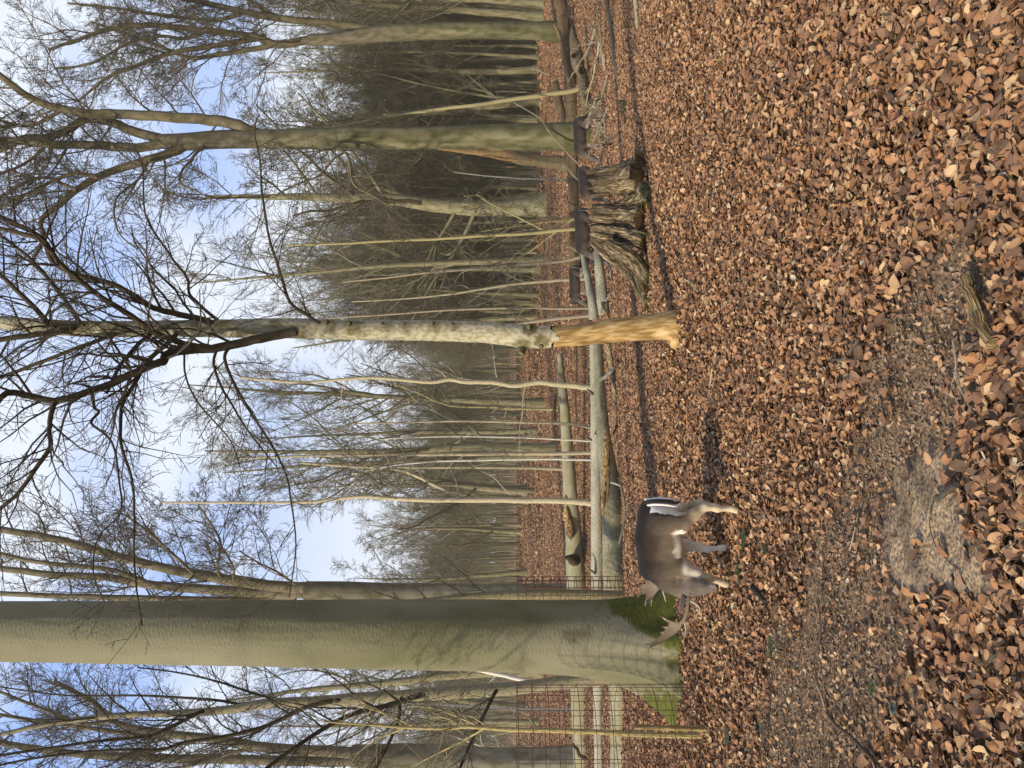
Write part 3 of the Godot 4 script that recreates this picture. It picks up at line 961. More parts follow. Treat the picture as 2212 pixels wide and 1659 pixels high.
# thin stems measured one by one: points, width, distance, colour, how many side branches
func stem(called: String, label: String, cat: String, vy: Array, w0: float, w1: float, d: float, col: Color, kids: int, ln: float, group := "", more := []) -> void:
	var t := thing(called, label, cat, pt(vy[0][0], vy[0][1], d), group)
	var l := line(pathed(vy, w0, w1, d, d), 4, 0.1)
	var b := Buf.new()
	b.tube(l[0], l[1], 8, col)
	part("trunk", b.mesh(), M.lichen_bark, t)
	var tw := Buf.new()
	var kk := real(d) / d
	var g := twiggy((0.0022 + d * 0.00012) * kk, col * 0.7, Color(0.12, 0.1, 0.07))
	g.kids = [6, 6, 5, 3, 0]
	dress(tw, l[0], l[1], kids, ln * kk, 2, g, 0.3, Vector3(0, 0.5, 0))
	for e in more:
		limb(t, tw, pathed(e[0], e[1], e[2], d, d + 0.5), M.lichen_bark, col * 0.9, g, 7, ln, 2, 6, "branch")
	part("crown", tw.mesh(), M.twig, t)

func stems() -> void:
	var pale := Color(0.46, 0.4, 0.27)
	var gre := Color(0.3, 0.26, 0.13)
	var silver := Color(0.55, 0.53, 0.47)
	var brown := Color(0.25, 0.21, 0.15)
	stem("sapling", "wavy pale sapling rising behind the fallen logs, between stripped beech and grey slanting log", "sapling", [[1300, 838], [1277, 838], [1237, 833], [1200, 830], [1163, 826], [1113, 833], [1060, 826], [1003, 825], [970, 820], [933, 826], [870, 821], [803, 816], [737, 820], [640, 826], [520, 815]], 14, 5, 14.5, pale, 16, 1.1)
	stem("sapling", "pale sapling with a long rising side branch behind the slanting log's torn patch", "sapling", [[1300, 1090], [1280, 1088], [1237, 1083], [1137, 1081], [1037, 1080], [904, 1080], [803, 1073], [737, 1076], [655, 1085], [504, 1085], [353, 1085]], 16, 4, 14.2, Color(0.5, 0.43, 0.3), 14, 1.0, "", [[[[995, 1078], [987, 1073], [943, 1050], [904, 1030], [863, 1016], [803, 1010], [737, 1006], [650, 1000]], 9, 4], [[[890, 1078], [850, 1050], [800, 1030], [760, 1022]], 5, 2], [[[905, 1079], [870, 1062], [830, 1040], [810, 1030]], 5, 2]])
	stem("sapling", "straight grey sapling in a low wire guard behind the middle of the slanting log", "sapling", [[1300, 978], [1277, 978], [1197, 980], [1070, 981], [937, 982], [803, 983], [650, 985], [520, 990]], 10, 4, 14.6, pale * 0.9, 12, 0.9)
	stem("birch_sapling", "thin silvery stem bending left just left of the straight grey sapling", "sapling", [[1295, 995], [1277, 994], [1170, 992], [1003, 995], [937, 997], [870, 1003], [820, 1011], [760, 1025]], 5.5, 2.5, 14.4, silver, 6, 0.6)
	stem("birch_sapling", "very thin silvery stem right of the straight grey sapling", "sapling", [[1290, 954], [1273, 953], [1200, 949], [1137, 946], [1003, 943], [900, 945], [800, 950]], 4.5, 2.0, 14.6, silver, 4, 0.5)
	stem("sapling", "thin pale sapling with a bent foot behind the dark end of the slanting log", "sapling", [[1285, 925], [1270, 923], [1255, 918], [1203, 915], [1137, 913], [1070, 911], [970, 910], [870, 913], [760, 915]], 8, 3, 15.0, pale * 0.85, 10, 0.9, "", [[[[985, 910], [940, 890], [900, 865], [870, 835]], 4, 2]])
	stem("sapling", "twiggy green grey sapling standing right behind the slanting log's tip", "sapling", [[1202, 886], [1193, 885], [1103, 883], [1070, 880], [970, 876], [897, 846], [850, 830]], 6, 2.5, 24.0, gre * 1.2, 18, 1.3)
	stem("sapling", "short straight tan sapling between the silvery stem and the pale branching sapling", "sapling", [[1215, 1013], [1200, 1013], [1137, 1011], [1003, 1010], [900, 1010], [800, 1006]], 8, 4, 23.0, pale * 0.8, 8, 0.9)
	stem("sapling", "thin brown grey sapling just right of the stripped beech", "sapling", [[1290, 668], [1270, 666], [1200, 667], [1137, 665], [970, 670], [837, 680], [700, 688]], 6, 3, 15.0, brown * 1.3, 10, 0.9)
	stem("sapling", "grey sapling in a small wire guard, half behind the stripped beech", "sapling", [[1290, 678], [1270, 682], [1187, 690], [1120, 700], [1050, 708]], 9, 6, 14.6, brown * 1.3, 4, 0.6)
	stem("sapling", "yellow grey sapling curving right, second right of the stripped beech", "sapling", [[1275, 602], [1257, 603], [1203, 606], [1120, 613], [1070, 620], [970, 636], [870, 646], [760, 652]], 8, 3, 16.0, pale * 0.8, 12, 1.0)
	stem("sapling", "slender leaning grey sapling above the dark lying animal, right of the yellow one", "sapling", [[1275, 554], [1254, 556], [1203, 566], [1104, 573], [1037, 580], [937, 588], [837, 600], [740, 610]], 8, 3, 17.0, brown * 1.4, 12, 1.0)
	stem("sapling", "straight greenish sapling behind the doe that stands at the stump's left", "sapling", [[1280, 490], [1263, 493], [1203, 498], [1137, 505], [1037, 510], [937, 517], [837, 521], [737, 527], [620, 530]], 9, 4, 16.5, gre * 1.2, 16, 1.1, "", [[[[1180, 500], [1120, 470], [1060, 440], [1030, 420]], 4, 2], [[[1205, 498], [1150, 540], [1100, 570]], 4, 2]])
	stem("sapling", "long leaning yellow grey sapling right of the olive beech", "sapling", [[1268, 184], [1253, 190], [1237, 196], [1170, 206], [1103, 215], [1037, 226], [970, 233], [903, 243], [803, 260], [737, 273], [680, 282]], 12, 4, 16.0, Color(0.36, 0.31, 0.17), 12, 1.0)
	stem("sapling", "many stemmed thin sapling behind the stump", "sapling", [[1265, 468], [1230, 475], [1180, 480], [1120, 488], [1040, 500]], 4, 2, 17.5, gre * 1.2, 10, 1.2, "", [[[[1240, 472], [1180, 470], [1090, 462], [1000, 440]], 4, 2], [[[1250, 470], [1200, 488], [1120, 500], [1050, 520]], 4, 2]])
	stem("sapling", "slim blue grey stem rising behind the rotten log, left of the broken snag", "sapling", [[1262, 388], [1240, 388], [1170, 387], [1120, 385], [1050, 380], [980, 372]], 4.5, 2.5, 19.0, Color(0.25, 0.25, 0.22), 8, 0.9)
	stem("birch_tree", "leaning white birch with black bands glimpsed left of the huge trunk", "tree", [[1200, 1486], [1180, 1480], [1140, 1471], [1090, 1459], [1040, 1448], [980, 1436], [900, 1420]], 11, 9, 24.0, Color(0.72, 0.7, 0.64), 5, 0.9)
	stem("birch_sapling", "white birch stem seen through the wire cage, right of the yellow sapling", "sapling", [[1255, 1535], [1230, 1534], [1150, 1533], [1050, 1528], [950, 1522], [880, 1518]], 7, 4, 19.0, Color(0.66, 0.62, 0.5), 14, 1.0)
	stem("birch_sapling", "twiggy white stem seen through the wire cage at the left edge", "sapling", [[1250, 1645], [1225, 1644], [1180, 1642], [1120, 1635], [1050, 1615], [980, 1590]], 7, 3, 20.0, Color(0.66, 0.62, 0.5), 16, 1.2)
	stem("caged_sapling", "yellow barked twiggy sapling standing in the rusty wire cage at left", "sapling", [[1540, 1592], [1530, 1591], [1380, 1587], [1250, 1580], [1124, 1577], [1047, 1572], [1004, 1570], [960, 1574], [895, 1572], [861, 1570], [787, 1564], [700, 1558]], 13, 3, 6.6, Color(0.42, 0.34, 0.16), 12, 0.5, "", [[[[1040, 1570], [980, 1545], [940, 1530], [890, 1525]], 5, 2], [[[900, 1571], [840, 1545], [780, 1525], [720, 1518]], 4, 2], [[[1045, 1574], [1000, 1600], [950, 1625], [900, 1650]], 5, 2], [[[880, 1570], [830, 1590], [790, 1610]], 4, 2], [[[1000, 1569], [960, 1550], [930, 1552]], 3.5, 2]])
	# dead sticks that stand or lean between
	for e in [["leaning dead branch propped against the rotten log in front of the olive beech", [[1300, 400], [1268, 370], [1230, 335], [1190, 290], [1165, 255], [1110, 222]], 4.5, 2.5, 15.0], ["short leaning dead branch below the broken snag", [[1262, 395], [1245, 385], [1228, 365], [1215, 358]], 5, 3, 17.0], ["broken white stick poking from behind the dark lying animal", [[1265, 560], [1250, 545], [1235, 535], [1222, 530]], 5, 3, 15.0], ["pale leaning pole far right in the young stand", [[1188, 163], [1170, 155], [1150, 146]], 4, 3, 30.0]]:
		var t := thing("dead_branch", e[0], "branch", pt(e[1][0][0], e[1][0][1], e[4]))
		var l := line(pathed(e[1], e[2], e[3], e[4], e[4] + 0.6), 4, 0.3)
		var b := Buf.new()
		b.tube(l[0], l[1], 6, Color(0.3, 0.25, 0.17), true)
		part("wood", b.mesh(), M.bark, t)

# ---------------------------------------------------------------- the wood behind
func wood_tree(bt: Buf, bc: Buf, h: float, r: float, limbs: int, bare: float, spread: float, col: Color, last: int) -> void:
	var p := PackedVector3Array()
	var rr := PackedFloat32Array()
	var q := Vector3(0, -0.3, 0)
	var d := Vector3(rnd(-0.03, 0.03), 1, rnd(-0.03, 0.03))
	var top := h * 0.88
	var n := 12
	for i in n + 1:
		p.append(q)
		var t := float(i) / n
		var fl := 1.0 + 0.8 * exp(-maxf(q.y, 0.0) / 0.35)
		rr.append(r * (1.0 - 0.85 * pow(t, 1.3)) * fl)
		d = (d + Vector3(rnd(-0.05, 0.05), 0.03, rnd(-0.05, 0.05))).normalized()
		q += d * (0.3 if i == 0 else (0.5 if i == 1 else (top - 0.5) / (n - 2)))
	bt.tube(p, rr, 9, col)
	var g := twiggy(0.0085, col * 0.75, Color(0.19, 0.16, 0.115))
	g.seg = [0.9, 0.6, 0.4, 0.3, 0.3]
	g.up = [0.13, 0.1, 0.06, 0.03, 0.0]
	g.kids = [8, 7, 5, 4, 0]
	g.last = last
	g.norm = [3.0, 1.2, 0.6, 0.4, 0.2]
	for k in limbs:
		var t := bare + (0.98 - bare) * (k + rng.randf()) / limbs
		var f := t * n
		var i := mini(int(f), n - 1)
		var a := rng.randf() * TAU
		var an := rnd(0.45, 0.9) * spread
		var dir := Vector3(cos(a) * sin(an), cos(an), sin(a) * sin(an))
		grow(bc, p[i].lerp(p[i + 1], f - i), dir, h * rnd(0.2, 0.36) * (1.25 - 0.75 * t), rr[i] * rnd(0.35, 0.6), 0, g)

func protos() -> Array:
	var out := []
	for e in [[21.0, 0.22, 13, 0.34, 1.0, 1.25], [19.0, 0.17, 12, 0.4, 0.9, 1.0], [22.0, 0.26, 14, 0.3, 1.05, 1.35], [17.0, 0.12, 12, 0.35, 0.85, 1.1], [16.0, 0.1, 11, 0.3, 0.8, 1.5], [18.0, 0.15, 13, 0.38, 1.0, 0.9]]:
		var o := Node3D.new()
		o.name = "bare_tree_proto"
		var bt := Buf.new()
		var bc := Buf.new()
		var col: Color = Color(0.255, 0.228, 0.135) * float(e[5])
		wood_tree(bt, bc, e[0], e[1], e[2], e[3], e[4], col, 3)
		part("trunk", bt.mesh(), M.bark, o, false)
		part("crown", bc.mesh(), M.bark, o, false)
		out.append(o)
	return out

func mass_mesh(h: float, r: float, limbs: int, col: Color) -> ArrayMesh:
	var b := Buf.new()
	wood_tree(b, b, h, r, limbs, 0.25, 0.9, col, 3)
	return b.mesh()

func the_wood() -> void:
	var pr := protos()
	# measured trees: column and row of the foot, trunk width, which proto, label
	for e in [
		[1179, 443, 40, 2, "two-topped mossy beech in the middle distance above the doe at the stump"],
		[1166, 213, 22, 1, "grey forked tree behind the long leaning sapling, right of the olive beech"],
		[1157, 681, 18, 0, "green footed trunk just right of the stripped beech, far back on the brown slope"],
		[1177, 873, 17, 1, "flared mossy footed trunk beyond the slanting log's tip"],
		[1197, 970, 22, 2, "green trunk behind the straight grey caged sapling"],
		[1140, 1060, 20, 0, "broad dark trunk far behind, between the two pale saplings"],
		[1172, 1447, 26, 2, "grey trunk in the gap between the huge beech and the leaning spotted stem"],
		[1174, 37, 19, 1, "straight grey tree immediately right of the olive beech with steep limbs"],
		[1176, 8, 14, 3, "dark slim trunk at the far right edge"],
		[1150, 612, 20, 5, "mossy trunk behind the two leaning saplings right of the stripped beech"],
		[1140, 500, 15, 5, "greenish trunk behind the straight greenish sapling"],
		[1163, 124, 13, 3, "slim trunk left of the olive beech's foot, first of the right stand"],
		[1161, 262, 12, 4, "slim pale trunk close right of the heavy three-limbed beech"],
		[1136, 1530, 18, 5, "grey trunk beyond the wire cage, behind the white birch stem"],
		[1140, 1235, 12, 3, "slim mossy trunk beyond the log's dark knot"],
		[1128, 1150, 11, 4, "slim trunk right of the short white forked stem on the slope"]]:
		var d: float = gdist(e[0])
		var p := pt(e[0], e[1], d)
		p.y = gy(p.x, p.z)
		var w: float = px(e[2], d) * 0.5 / [0.22, 0.17, 0.26, 0.12, 0.1, 0.15][e[3]]
		var hs := clampf(0.75 + 0.25 * w, 0.7, 1.25)
		dup(pr[e[3]], p, rng.randf() * TAU, Vector3(w, hs, w), e[4], "tree")
	# countable trees of the stands behind, each told by its place between the trees in front
	var marks := [[-60.0, "picture's right edge"], [66.0, "olive beech with steep limbs"], [232.0, "long leaning sapling"], [298.0, "heavy three-limbed beech"], [443.0, "two-topped mossy beech"], [515.0, "straight greenish sapling"], [622.0, "curving yellow grey sapling"], [715.0, "stripped beech"], [828.0, "wavy pale sapling"], [913.0, "bent-footed sapling"], [981.0, "straight grey sapling"], [1081.0, "pale branching sapling"], [1160.0, "short forked white stem"], [1370.0, "huge beech"], [1500.0, "leaning spotted stem"], [1577.0, "caged yellow sapling"]]
	var nth := ["first", "second", "third", "fourth", "fifth", "sixth", "seventh", "eighth", "ninth", "tenth", "eleventh", "twelfth"]
	var found := []
	for gsp in [["trees of the right stand", 0.0, 700.0, 58.0, 96.0, 120], ["trees of the middle wood", 700.0, 1260.0, 96.0, 124.0, 85], ["trees of the left wood", 1430.0, 1690.0, 90.0, 124.0, 36]]:
		for k in gsp[5]:
			var d := rnd(gsp[3], gsp[4])
			var y := rnd(gsp[1] - 40.0, gsp[2])
			var p := Vector3((829.5 - y) / F * d, 0, -d)
			var ok := true
			for s in found:
				if Vector2(p.x - s[1].x, p.z - s[1].z).length() < 1.1:
					ok = false
			if ok:
				p.y = gy(p.x, p.z)
				found.append([y, p, [0, 1, 3, 4, 5, 3, 4, 5][rng.randi() % 8], rnd(0.7, 1.25), rnd(0.85, 1.2), gsp[0]])
	found.sort_custom(func(a, b): return a[0] < b[0])
	var count := {}
	for s in found:
		var near := 0
		for i in marks.size():
			if float(marks[i][0]) < float(s[0]):
				near = i
		var look: String = ("sturdy " if float(s[3]) > 1.0 else "slender ") + ["olive", "grey", "olive", "olive", "pale", "grey"][s[2]]
		var key := "%s %d" % [look, near]
		var n: int = count.get(key, 0)
		count[key] = n + 1
		dup(pr[s[2]], s[1], rng.randf() * TAU, Vector3(s[3], s[4], s[3]), "%s far trunk, %s such left of the %s" % [look, nth[mini(n, 11)], marks[near][1]], "tree", s[5])
	# taller ones that stand forward of the dense wood
	for e in [[560, 52.0, 0, "between the leaning grey and the yellow grey saplings"], [985, 60.0, 2, "behind the straight grey sapling"], [930, 64.0, 0, "between the bent-footed and the silvery saplings"], [1060, 70.0, 1, "just right of the pale branching sapling"], [330, 58.0, 1, "behind the broken snag"], [150, 62.0, 2, "midway between olive beech and leaning sapling"], [1560, 62.0, 0, "behind the caged yellow sapling"], [1420, 70.0, 2, "close left of the huge beech"], [870, 56.0, 2, "behind the slanting log's tip"], [640, 66.0, 1, "right of the stripped beech"]]:
		var p := Vector3((829.5 - float(e[0])) / F * float(e[1]), 0, -float(e[1]))
		p.y = gy(p.x, p.z)
		dup(pr[e[2]], p, rng.randf() * TAU, Vector3(1.1, rnd(1.15, 1.35), 1.1), "tall bare tree before the wood, " + str(e[3]), "tree", "taller trees in front of the wood")
	for o in pr:
		o.free()
	# the rest of the wood, too deep to count
	var far := Node3D.new()
	far.name = "far_wood"
	add_child(far)
	far.set_meta("kind", "stuff")
	tag(far, "dense grey brown mass of bare trunks and twigs closing the view", "wood")
	for k in 5:
		var mesh := mass_mesh([20.0, 18.0, 22.0, 15.0, 17.0][k], [0.17, 0.12, 0.2, 0.09, 0.11][k], 11, Color(0.265, 0.235, 0.145) * [1.0, 1.25, 0.85, 1.5, 1.1][k])
		var mm := MultiMesh.new()
		mm.transform_format = MultiMesh.TRANSFORM_3D
		mm.mesh = mesh
		var n: int = [420, 420, 380, 620, 620][k]
		mm.instance_count = n
		for i in n:
			var a := rnd(-0.62, 0.62)
			var d := 0.0
			if a > 0.06:
				d = lerpf(90.0, 230.0, sqrt(rng.randf()))
				if i % 3 == 0:
					d = rnd(64.0, 110.0)
			else:
				d = lerpf(122.0, 270.0, sqrt(rng.randf()))
			var p := Vector3(tan(a) * d, 0, -d)
			p.y = gy(p.x, p.z)
			var b := Basis(Vector3.UP, rng.randf() * TAU).scaled(Vector3(rnd(0.8, 1.4), rnd(0.75, 1.25), rnd(0.8, 1.4)))
			mm.set_instance_transform(i, Transform3D(b, p))
		var o := MultiMeshInstance3D.new()
		o.name = "trees"
		o.multimesh = mm
		o.material_override = M.bark
		o.set_meta("kind", "stuff")
		far.add_child(o, true)

# ---------------------------------------------------------------- fallen wood
func log_body(t: Node3D, called: String, data: Array, m: Material, cf: Callable, sides := 20, lump := 0.05, cap := true, ridge := 0.0) -> Array:
	var l := line(data, 5, 0.02)
	var b := Buf.new()
	var sd := rng.randi() % 100
	shell(b, l[0], l[1], sides, func(s, an, along): return 1.0 + lump * rough.get_noise_3d(cos(an) * 2.0 + sd, sin(an) * 2.0, along * 1.5) * 2.0 + ridge * rough.get_noise_3d(cos(an) * 9.0 + sd, sin(an) * 9.0, along * 0.6), cf, null, cap)
	part(called, b.mesh(), m, t)
	return l

func bark_of(c: Color, c2: Color) -> Callable:
	return func(s: float, an: float, along: float, q: Vector3) -> Color:
		return c.lerp(c2, clampf(0.5 + 1.5 * rough.get_noise_3d(q.x * 2.5, q.y * 4.0, q.z * 4.0), 0, 1))

func branch(parent: Node3D, called: String, data: Array, col: Color, m: Material, sides := 7) -> void:
	var l := line(data, 4, 0.15)
	var b := Buf.new()
	b.tube(l[0], l[1], sides, col, true)
	part(called, b.mesh(), m, parent)

func logs() -> void:
	var og := Color(0.25, 0.225, 0.12)
	var gg := Color(0.3, 0.285, 0.22)
	# the slanting log
	var t := thing("slanting_log", "grey green trunk held off the ground, tapering to a black tip, torn pale patch", "log", pt(1266, 1262, 16.4))
	log_body(t, "trunk", [[1208, 764, 7, 16.0], [1211, 790, 13, 16.0], [1216, 850, 20, 16.0], [1220, 900, 23, 16.1], [1225, 960, 25, 16.2], [1229, 1020, 28, 16.2], [1235, 1100, 32, 16.3], [1240, 1160, 37, 16.4], [1245, 1262, 45, 16.5], [1249, 1380, 43, 16.6], [1253, 1500, 41, 16.8], [1257, 1600, 40, 17.0], [1260, 1680, 40, 17.2]], M.lichen_bark, bark_of(og, gg))
	branch(t, "loose_bark", [[1199, 955, 6, 16.05], [1196, 900, 9, 15.95], [1202, 850, 5, 15.95]], Color(0.12, 0.1, 0.075), M.rotten)
	for e in [[1224, 1112, 20, 12, Color(0.62, 0.47, 0.26)], [1222, 1075, 6, 6, Color(0.62, 0.5, 0.3)], [1232, 1140, 28, 15, Color(0.33, 0.22, 0.13)], [1226, 1126, 26, 8, Color(0.66, 0.5, 0.27)]]:
		var c := pt(e[0], e[1], 16.14)
		var b := Buf.new()
		var hw := px(e[2], 16.0)
		b.tube(PackedVector3Array([c + Vector3(hw, 0.01, 0), c + Vector3(hw * 0.3, 0.02, 0.0), c + Vector3(-hw * 0.5, 0.0, 0.0), c + Vector3(-hw, -0.03, 0)]), PackedFloat32Array([0.01, px(e[3], 16) * 0.6, px(e[3], 16) * 0.7, 0.01]), 7, e[4])
		part("torn_wood", b.mesh(), M.rotten, t)
	branch(t, "knot", [[1243, 1210, 24, 16.2], [1238, 1209, 26, 15.9], [1232, 1206, 16, 15.7], [1222, 1203, 7, 15.7]], Color(0.11, 0.1, 0.075), M.rotten, 9)
	# middle log
	var t2 := thing("fallen_log", "long blue grey fallen trunk lying just behind the near log", "log", pt(1300, 1000, 13.8))
	log_body(t2, "trunk", [[1281, 735, 15, 13.6], [1284, 800, 19, 13.6], [1287, 900, 22, 13.6], [1288, 1000, 24, 13.7], [1289, 1100, 25, 13.7], [1290, 1262, 27, 13.8], [1292, 1400, 26, 13.8], [1294, 1520, 25, 13.8], [1297, 1680, 25, 13.8]], M.lichen_bark, bark_of(Color(0.29, 0.27, 0.21), Color(0.38, 0.36, 0.29)))
	branch(t2, "branch_stub", [[1276, 950, 7, 13.5], [1270, 947, 5, 13.4], [1265, 948, 3, 13.4]], gg, M.bark)
	branch(t2, "branch_stub", [[1280, 852, 8, 13.5], [1274, 846, 9, 13.4], [1268, 842, 5, 13.4]], gg, M.bark)
	branch(t2, "branch", [[1285, 1240, 6, 13.7], [1272, 1228, 4, 13.6], [1262, 1218, 2, 13.6]], gg * 0.8, M.bark)
	var t3 := thing("fallen_log", "thick near fallen trunk with a splintered yellow break, directly behind the buck", "log", pt(1352, 1200, 11.2))
	log_body(t3, "trunk", [[1290, 725, 17, 11.9], [1293, 780, 23, 11.8], [1297, 860, 25, 11.7], [1303, 930, 28, 11.6], [1312, 1000, 36, 11.5], [1320, 1060, 46, 11.4], [1325, 1120, 50, 11.3], [1328, 1180, 52, 11.3], [1330, 1262, 54, 11.2], [1336, 1400, 54, 11.2], [1342, 1500, 52, 11.2], [1345, 1680, 50, 11.2]], M.lichen_bark, bark_of(Color(0.25, 0.225, 0.135), Color(0.34, 0.31, 0.21)), 24, 0.07)
	branch(t3, "splintered_wood", [[1311, 928, 9, 11.4], [1311, 960, 17, 11.3], [1309, 1010, 17, 11.25], [1306, 1060, 14, 11.2], [1303, 1090, 10, 11.15], [1302, 1116, 3, 11.15]], Color(0.62, 0.47, 0.24), M.rotten, 9)
	branch(t3, "splintered_wood", [[1316, 990, 5, 11.3], [1315, 1040, 8, 11.15], [1312, 1085, 3, 11.1]], Color(0.58, 0.42, 0.2), M.rotten)
	branch(t3, "splintered_wood", [[1305, 1030, 4, 11.25], [1299, 1075, 6, 11.2], [1296, 1095, 2, 11.2]], Color(0.3, 0.2, 0.11), M.rotten)
	branch(t3, "branch", [[1338, 1175, 4, 10.95], [1350, 1110, 6, 10.9], [1345, 1065, 5, 10.9], [1336, 1030, 3, 11.0]], gg * 0.7, M.bark)
	branch(t3, "branch", [[1298, 820, 9, 11.6], [1310, 812, 8, 11.4], [1324, 798, 6, 11.2], [1331, 790, 3, 11.2]], gg, M.bark)
	branch(t3, "branch", [[1342, 1050, 3, 10.9], [1332, 1046, 4, 10.9], [1320, 1042, 4, 11.0]], pale_c(), M.bark)
	# the limb that lies in front
	var t4 := thing("fallen_limb", "pale cracked limb lying on the leaves just left of the stripped beech", "branch", pt(1330, 820, 11.9))
	log_body(t4, "wood", [[1312, 738, 15, 11.6], [1317, 770, 12, 11.7], [1324, 810, 11, 11.8], [1329, 850, 12, 11.8], [1334, 885, 12, 11.8], [1327, 925, 6, 11.8]], M.rotten, bark_of(Color(0.4, 0.35, 0.25), Color(0.62, 0.56, 0.42)), 10, 0.1, true, 0.2)
	branch(t4, "splinter", [[1338, 880, 4, 11.7], [1336, 905, 6, 11.7], [1326, 938, 3, 11.6]], Color(0.33, 0.26, 0.17), M.rotten)
	# right of the stripped beech
	var t5 := thing("fallen_log", "pale grey fallen trunk running from the stripped beech to the stump, resting on another", "log", pt(1300, 640, 12.8))
	log_body(t5, "trunk", [[1283, 690, 22, 12.6], [1279, 650, 19, 12.6], [1272, 610, 17, 12.7], [1264, 570, 14, 12.8], [1256, 535, 10, 12.9], [1250, 515, 5, 13.0]], M.lichen_bark, bark_of(gg * 1.15, gg * 0.8), 14)
	branch(t5, "branch_stub", [[1262, 555, 8, 12.8], [1253, 541, 7, 12.8], [1247, 533, 4, 12.9]], gg * 0.8, M.bark)
	var t6 := thing("fallen_log", "knotty grey fallen trunk lying lowest between the stripped beech and the stump", "log", pt(1315, 620, 12.2))
	log_body(t6, "trunk", [[1306, 680, 26, 12.2], [1301, 650, 24, 12.2], [1298, 610, 22, 12.2], [1294, 570, 19, 12.2], [1290, 530, 13, 12.3], [1288, 505, 6, 12.4]], M.lichen_bark, bark_of(gg, gg * 0.7), 14, 0.1)
	branch(t6, "branch", [[1297, 676, 5, 12.0], [1306, 655, 5, 11.9], [1315, 640, 4, 11.8], [1322, 628, 3, 11.8]], gg, M.bark)
	branch(t6, "branch", [[1318, 690, 4, 11.9], [1308, 672, 6, 11.8], [1302, 655, 9, 11.9]], Color(0.35, 0.25, 0.15), M.rotten)
	branch(t6, "branch", [[1310, 565, 4, 12.0], [1318, 580, 5, 11.9], [1320, 600, 3, 11.9]], gg * 0.8, M.bark)
	# long rotten trunk on the slope
	var t7 := thing("rotten_log", "long dark rotten trunk lying right across behind all the deer", "log", pt(1250, 330, 18.4))
	var rc := bark_of(Color(0.2, 0.15, 0.1), Color(0.33, 0.255, 0.17))
	log_body(t7, "trunk", [[1207, -40, 20, 19.5], [1211, 0, 22, 19.4], [1218, 50, 24, 19.2], [1226, 111, 23, 19.0], [1233, 170, 26, 18.8], [1237, 230, 30, 18.6], [1240, 330, 28, 18.4], [1242, 430, 26, 18.2], [1243, 520, 26, 18.0], [1244, 600, 26, 17.9], [1245, 655, 22, 17.8]], M.rotten, rc, 20, 0.12, true, 0.3)
	branch(t7, "broken_slab", [[1230, 180, 7, 18.4], [1226, 150, 12, 18.4], [1217, 110, 10, 18.5], [1206, 70, 9, 18.6], [1197, 52, 5, 18.6]], Color(0.34, 0.27, 0.18), M.rotten, 8)
	var t8 := thing("rotten_log", "shorter rotten trunk lying behind the long one, right of the olive beech", "log", pt(1222, 230, 21.0))
	log_body(t8, "trunk", [[1200, 178, 14, 21.5], [1206, 215, 18, 21.2], [1214, 245, 18, 21.0], [1222, 270, 16, 20.8]], M.rotten, rc, 14, 0.12, true, 0.3)
	# grey hollow log with the hole
	var t9 := thing("hollow_log", "grey rotting log with a round black hole in the brush at right", "log", pt(1268, 140, 15.8))
	log_body(t9, "trunk", [[1236, 60, 8, 16.2], [1240, 90, 20, 16.0], [1245, 115, 27, 15.9], [1250, 140, 24, 15.8], [1257, 160, 22, 15.7], [1260, 185, 20, 15.6], [1264, 215, 22, 15.5], [1268, 240, 14, 15.4]], M.rotten, bark_of(Color(0.26, 0.225, 0.165), Color(0.36, 0.31, 0.23)), 16, 0.15, true, 0.25)
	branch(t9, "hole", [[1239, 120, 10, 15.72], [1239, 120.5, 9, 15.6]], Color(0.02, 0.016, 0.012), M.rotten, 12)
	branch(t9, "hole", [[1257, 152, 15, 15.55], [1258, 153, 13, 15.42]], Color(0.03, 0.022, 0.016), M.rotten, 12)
	branch(t9, "broken_branch", [[1262, 210, 9, 15.4], [1268, 225, 10, 15.1], [1278, 233, 6, 15.0], [1284, 228, 3, 15.0]], Color(0.4, 0.3, 0.17), M.rotten)
	branch(t9, "broken_branch", [[1266, 200, 6, 15.4], [1272, 192, 7, 15.2], [1280, 190, 3, 15.1]], Color(0.4, 0.32, 0.2), M.rotten)
	# long thin log nearer, with a mossy end
	var t10 := thing("thin_log", "long thin bare log on the leaves at right, ending in a mossy root plate", "log", pt(1345, 120, 11.6))
	log_body(t10, "trunk", [[1309, -30, 9, 12.8], [1313, 10, 10, 12.6], [1320, 50, 11, 12.3], [1326, 90, 11, 12.0], [1331, 130, 15, 11.8], [1337, 160, 15, 11.5], [1344, 190, 14, 11.3], [1349, 212, 16, 11.1]], M.rotten, bark_of(Color(0.3, 0.235, 0.15), Color(0.4, 0.33, 0.22)), 12, 0.1, true, 0.1)
	var t11 := thing("root_plate", "small mossy upturned root with a pale hooked prong at the end of the thin log", "root", pt(1368, 235, 10.6))
	log_body(t11, "root", [[1340, 222, 10, 11.0], [1352, 226, 24, 10.9], [1362, 232, 26, 10.8], [1372, 238, 14, 10.7]], M.moss, func(s, an, along, q): return Color(0.25, 0.2, 0.12).lerp(MOSS, clampf(0.5 + rough.get_noise_3d(q.x * 6, q.y * 6, q.z * 6) * 3.0, 0, 1)), 12, 0.3)
	branch(t11, "prong", [[1345, 240, 5, 10.8], [1350, 258, 6, 10.6], [1349, 268, 6, 10.5], [1357, 270, 5, 10.5], [1365, 260, 3, 10.5]], Color(0.5, 0.38, 0.2), M.rotten)
	branch(t11, "prong", [[1340, 230, 4, 10.8], [1342, 250, 4, 10.7], [1344, 262, 3, 10.7]], Color(0.45, 0.35, 0.2), M.rotten)
	var t12 := thing("fallen_branch", "short straight grey branch lying alone on the leaves at the right edge", "branch", on_ground(1378, 35))
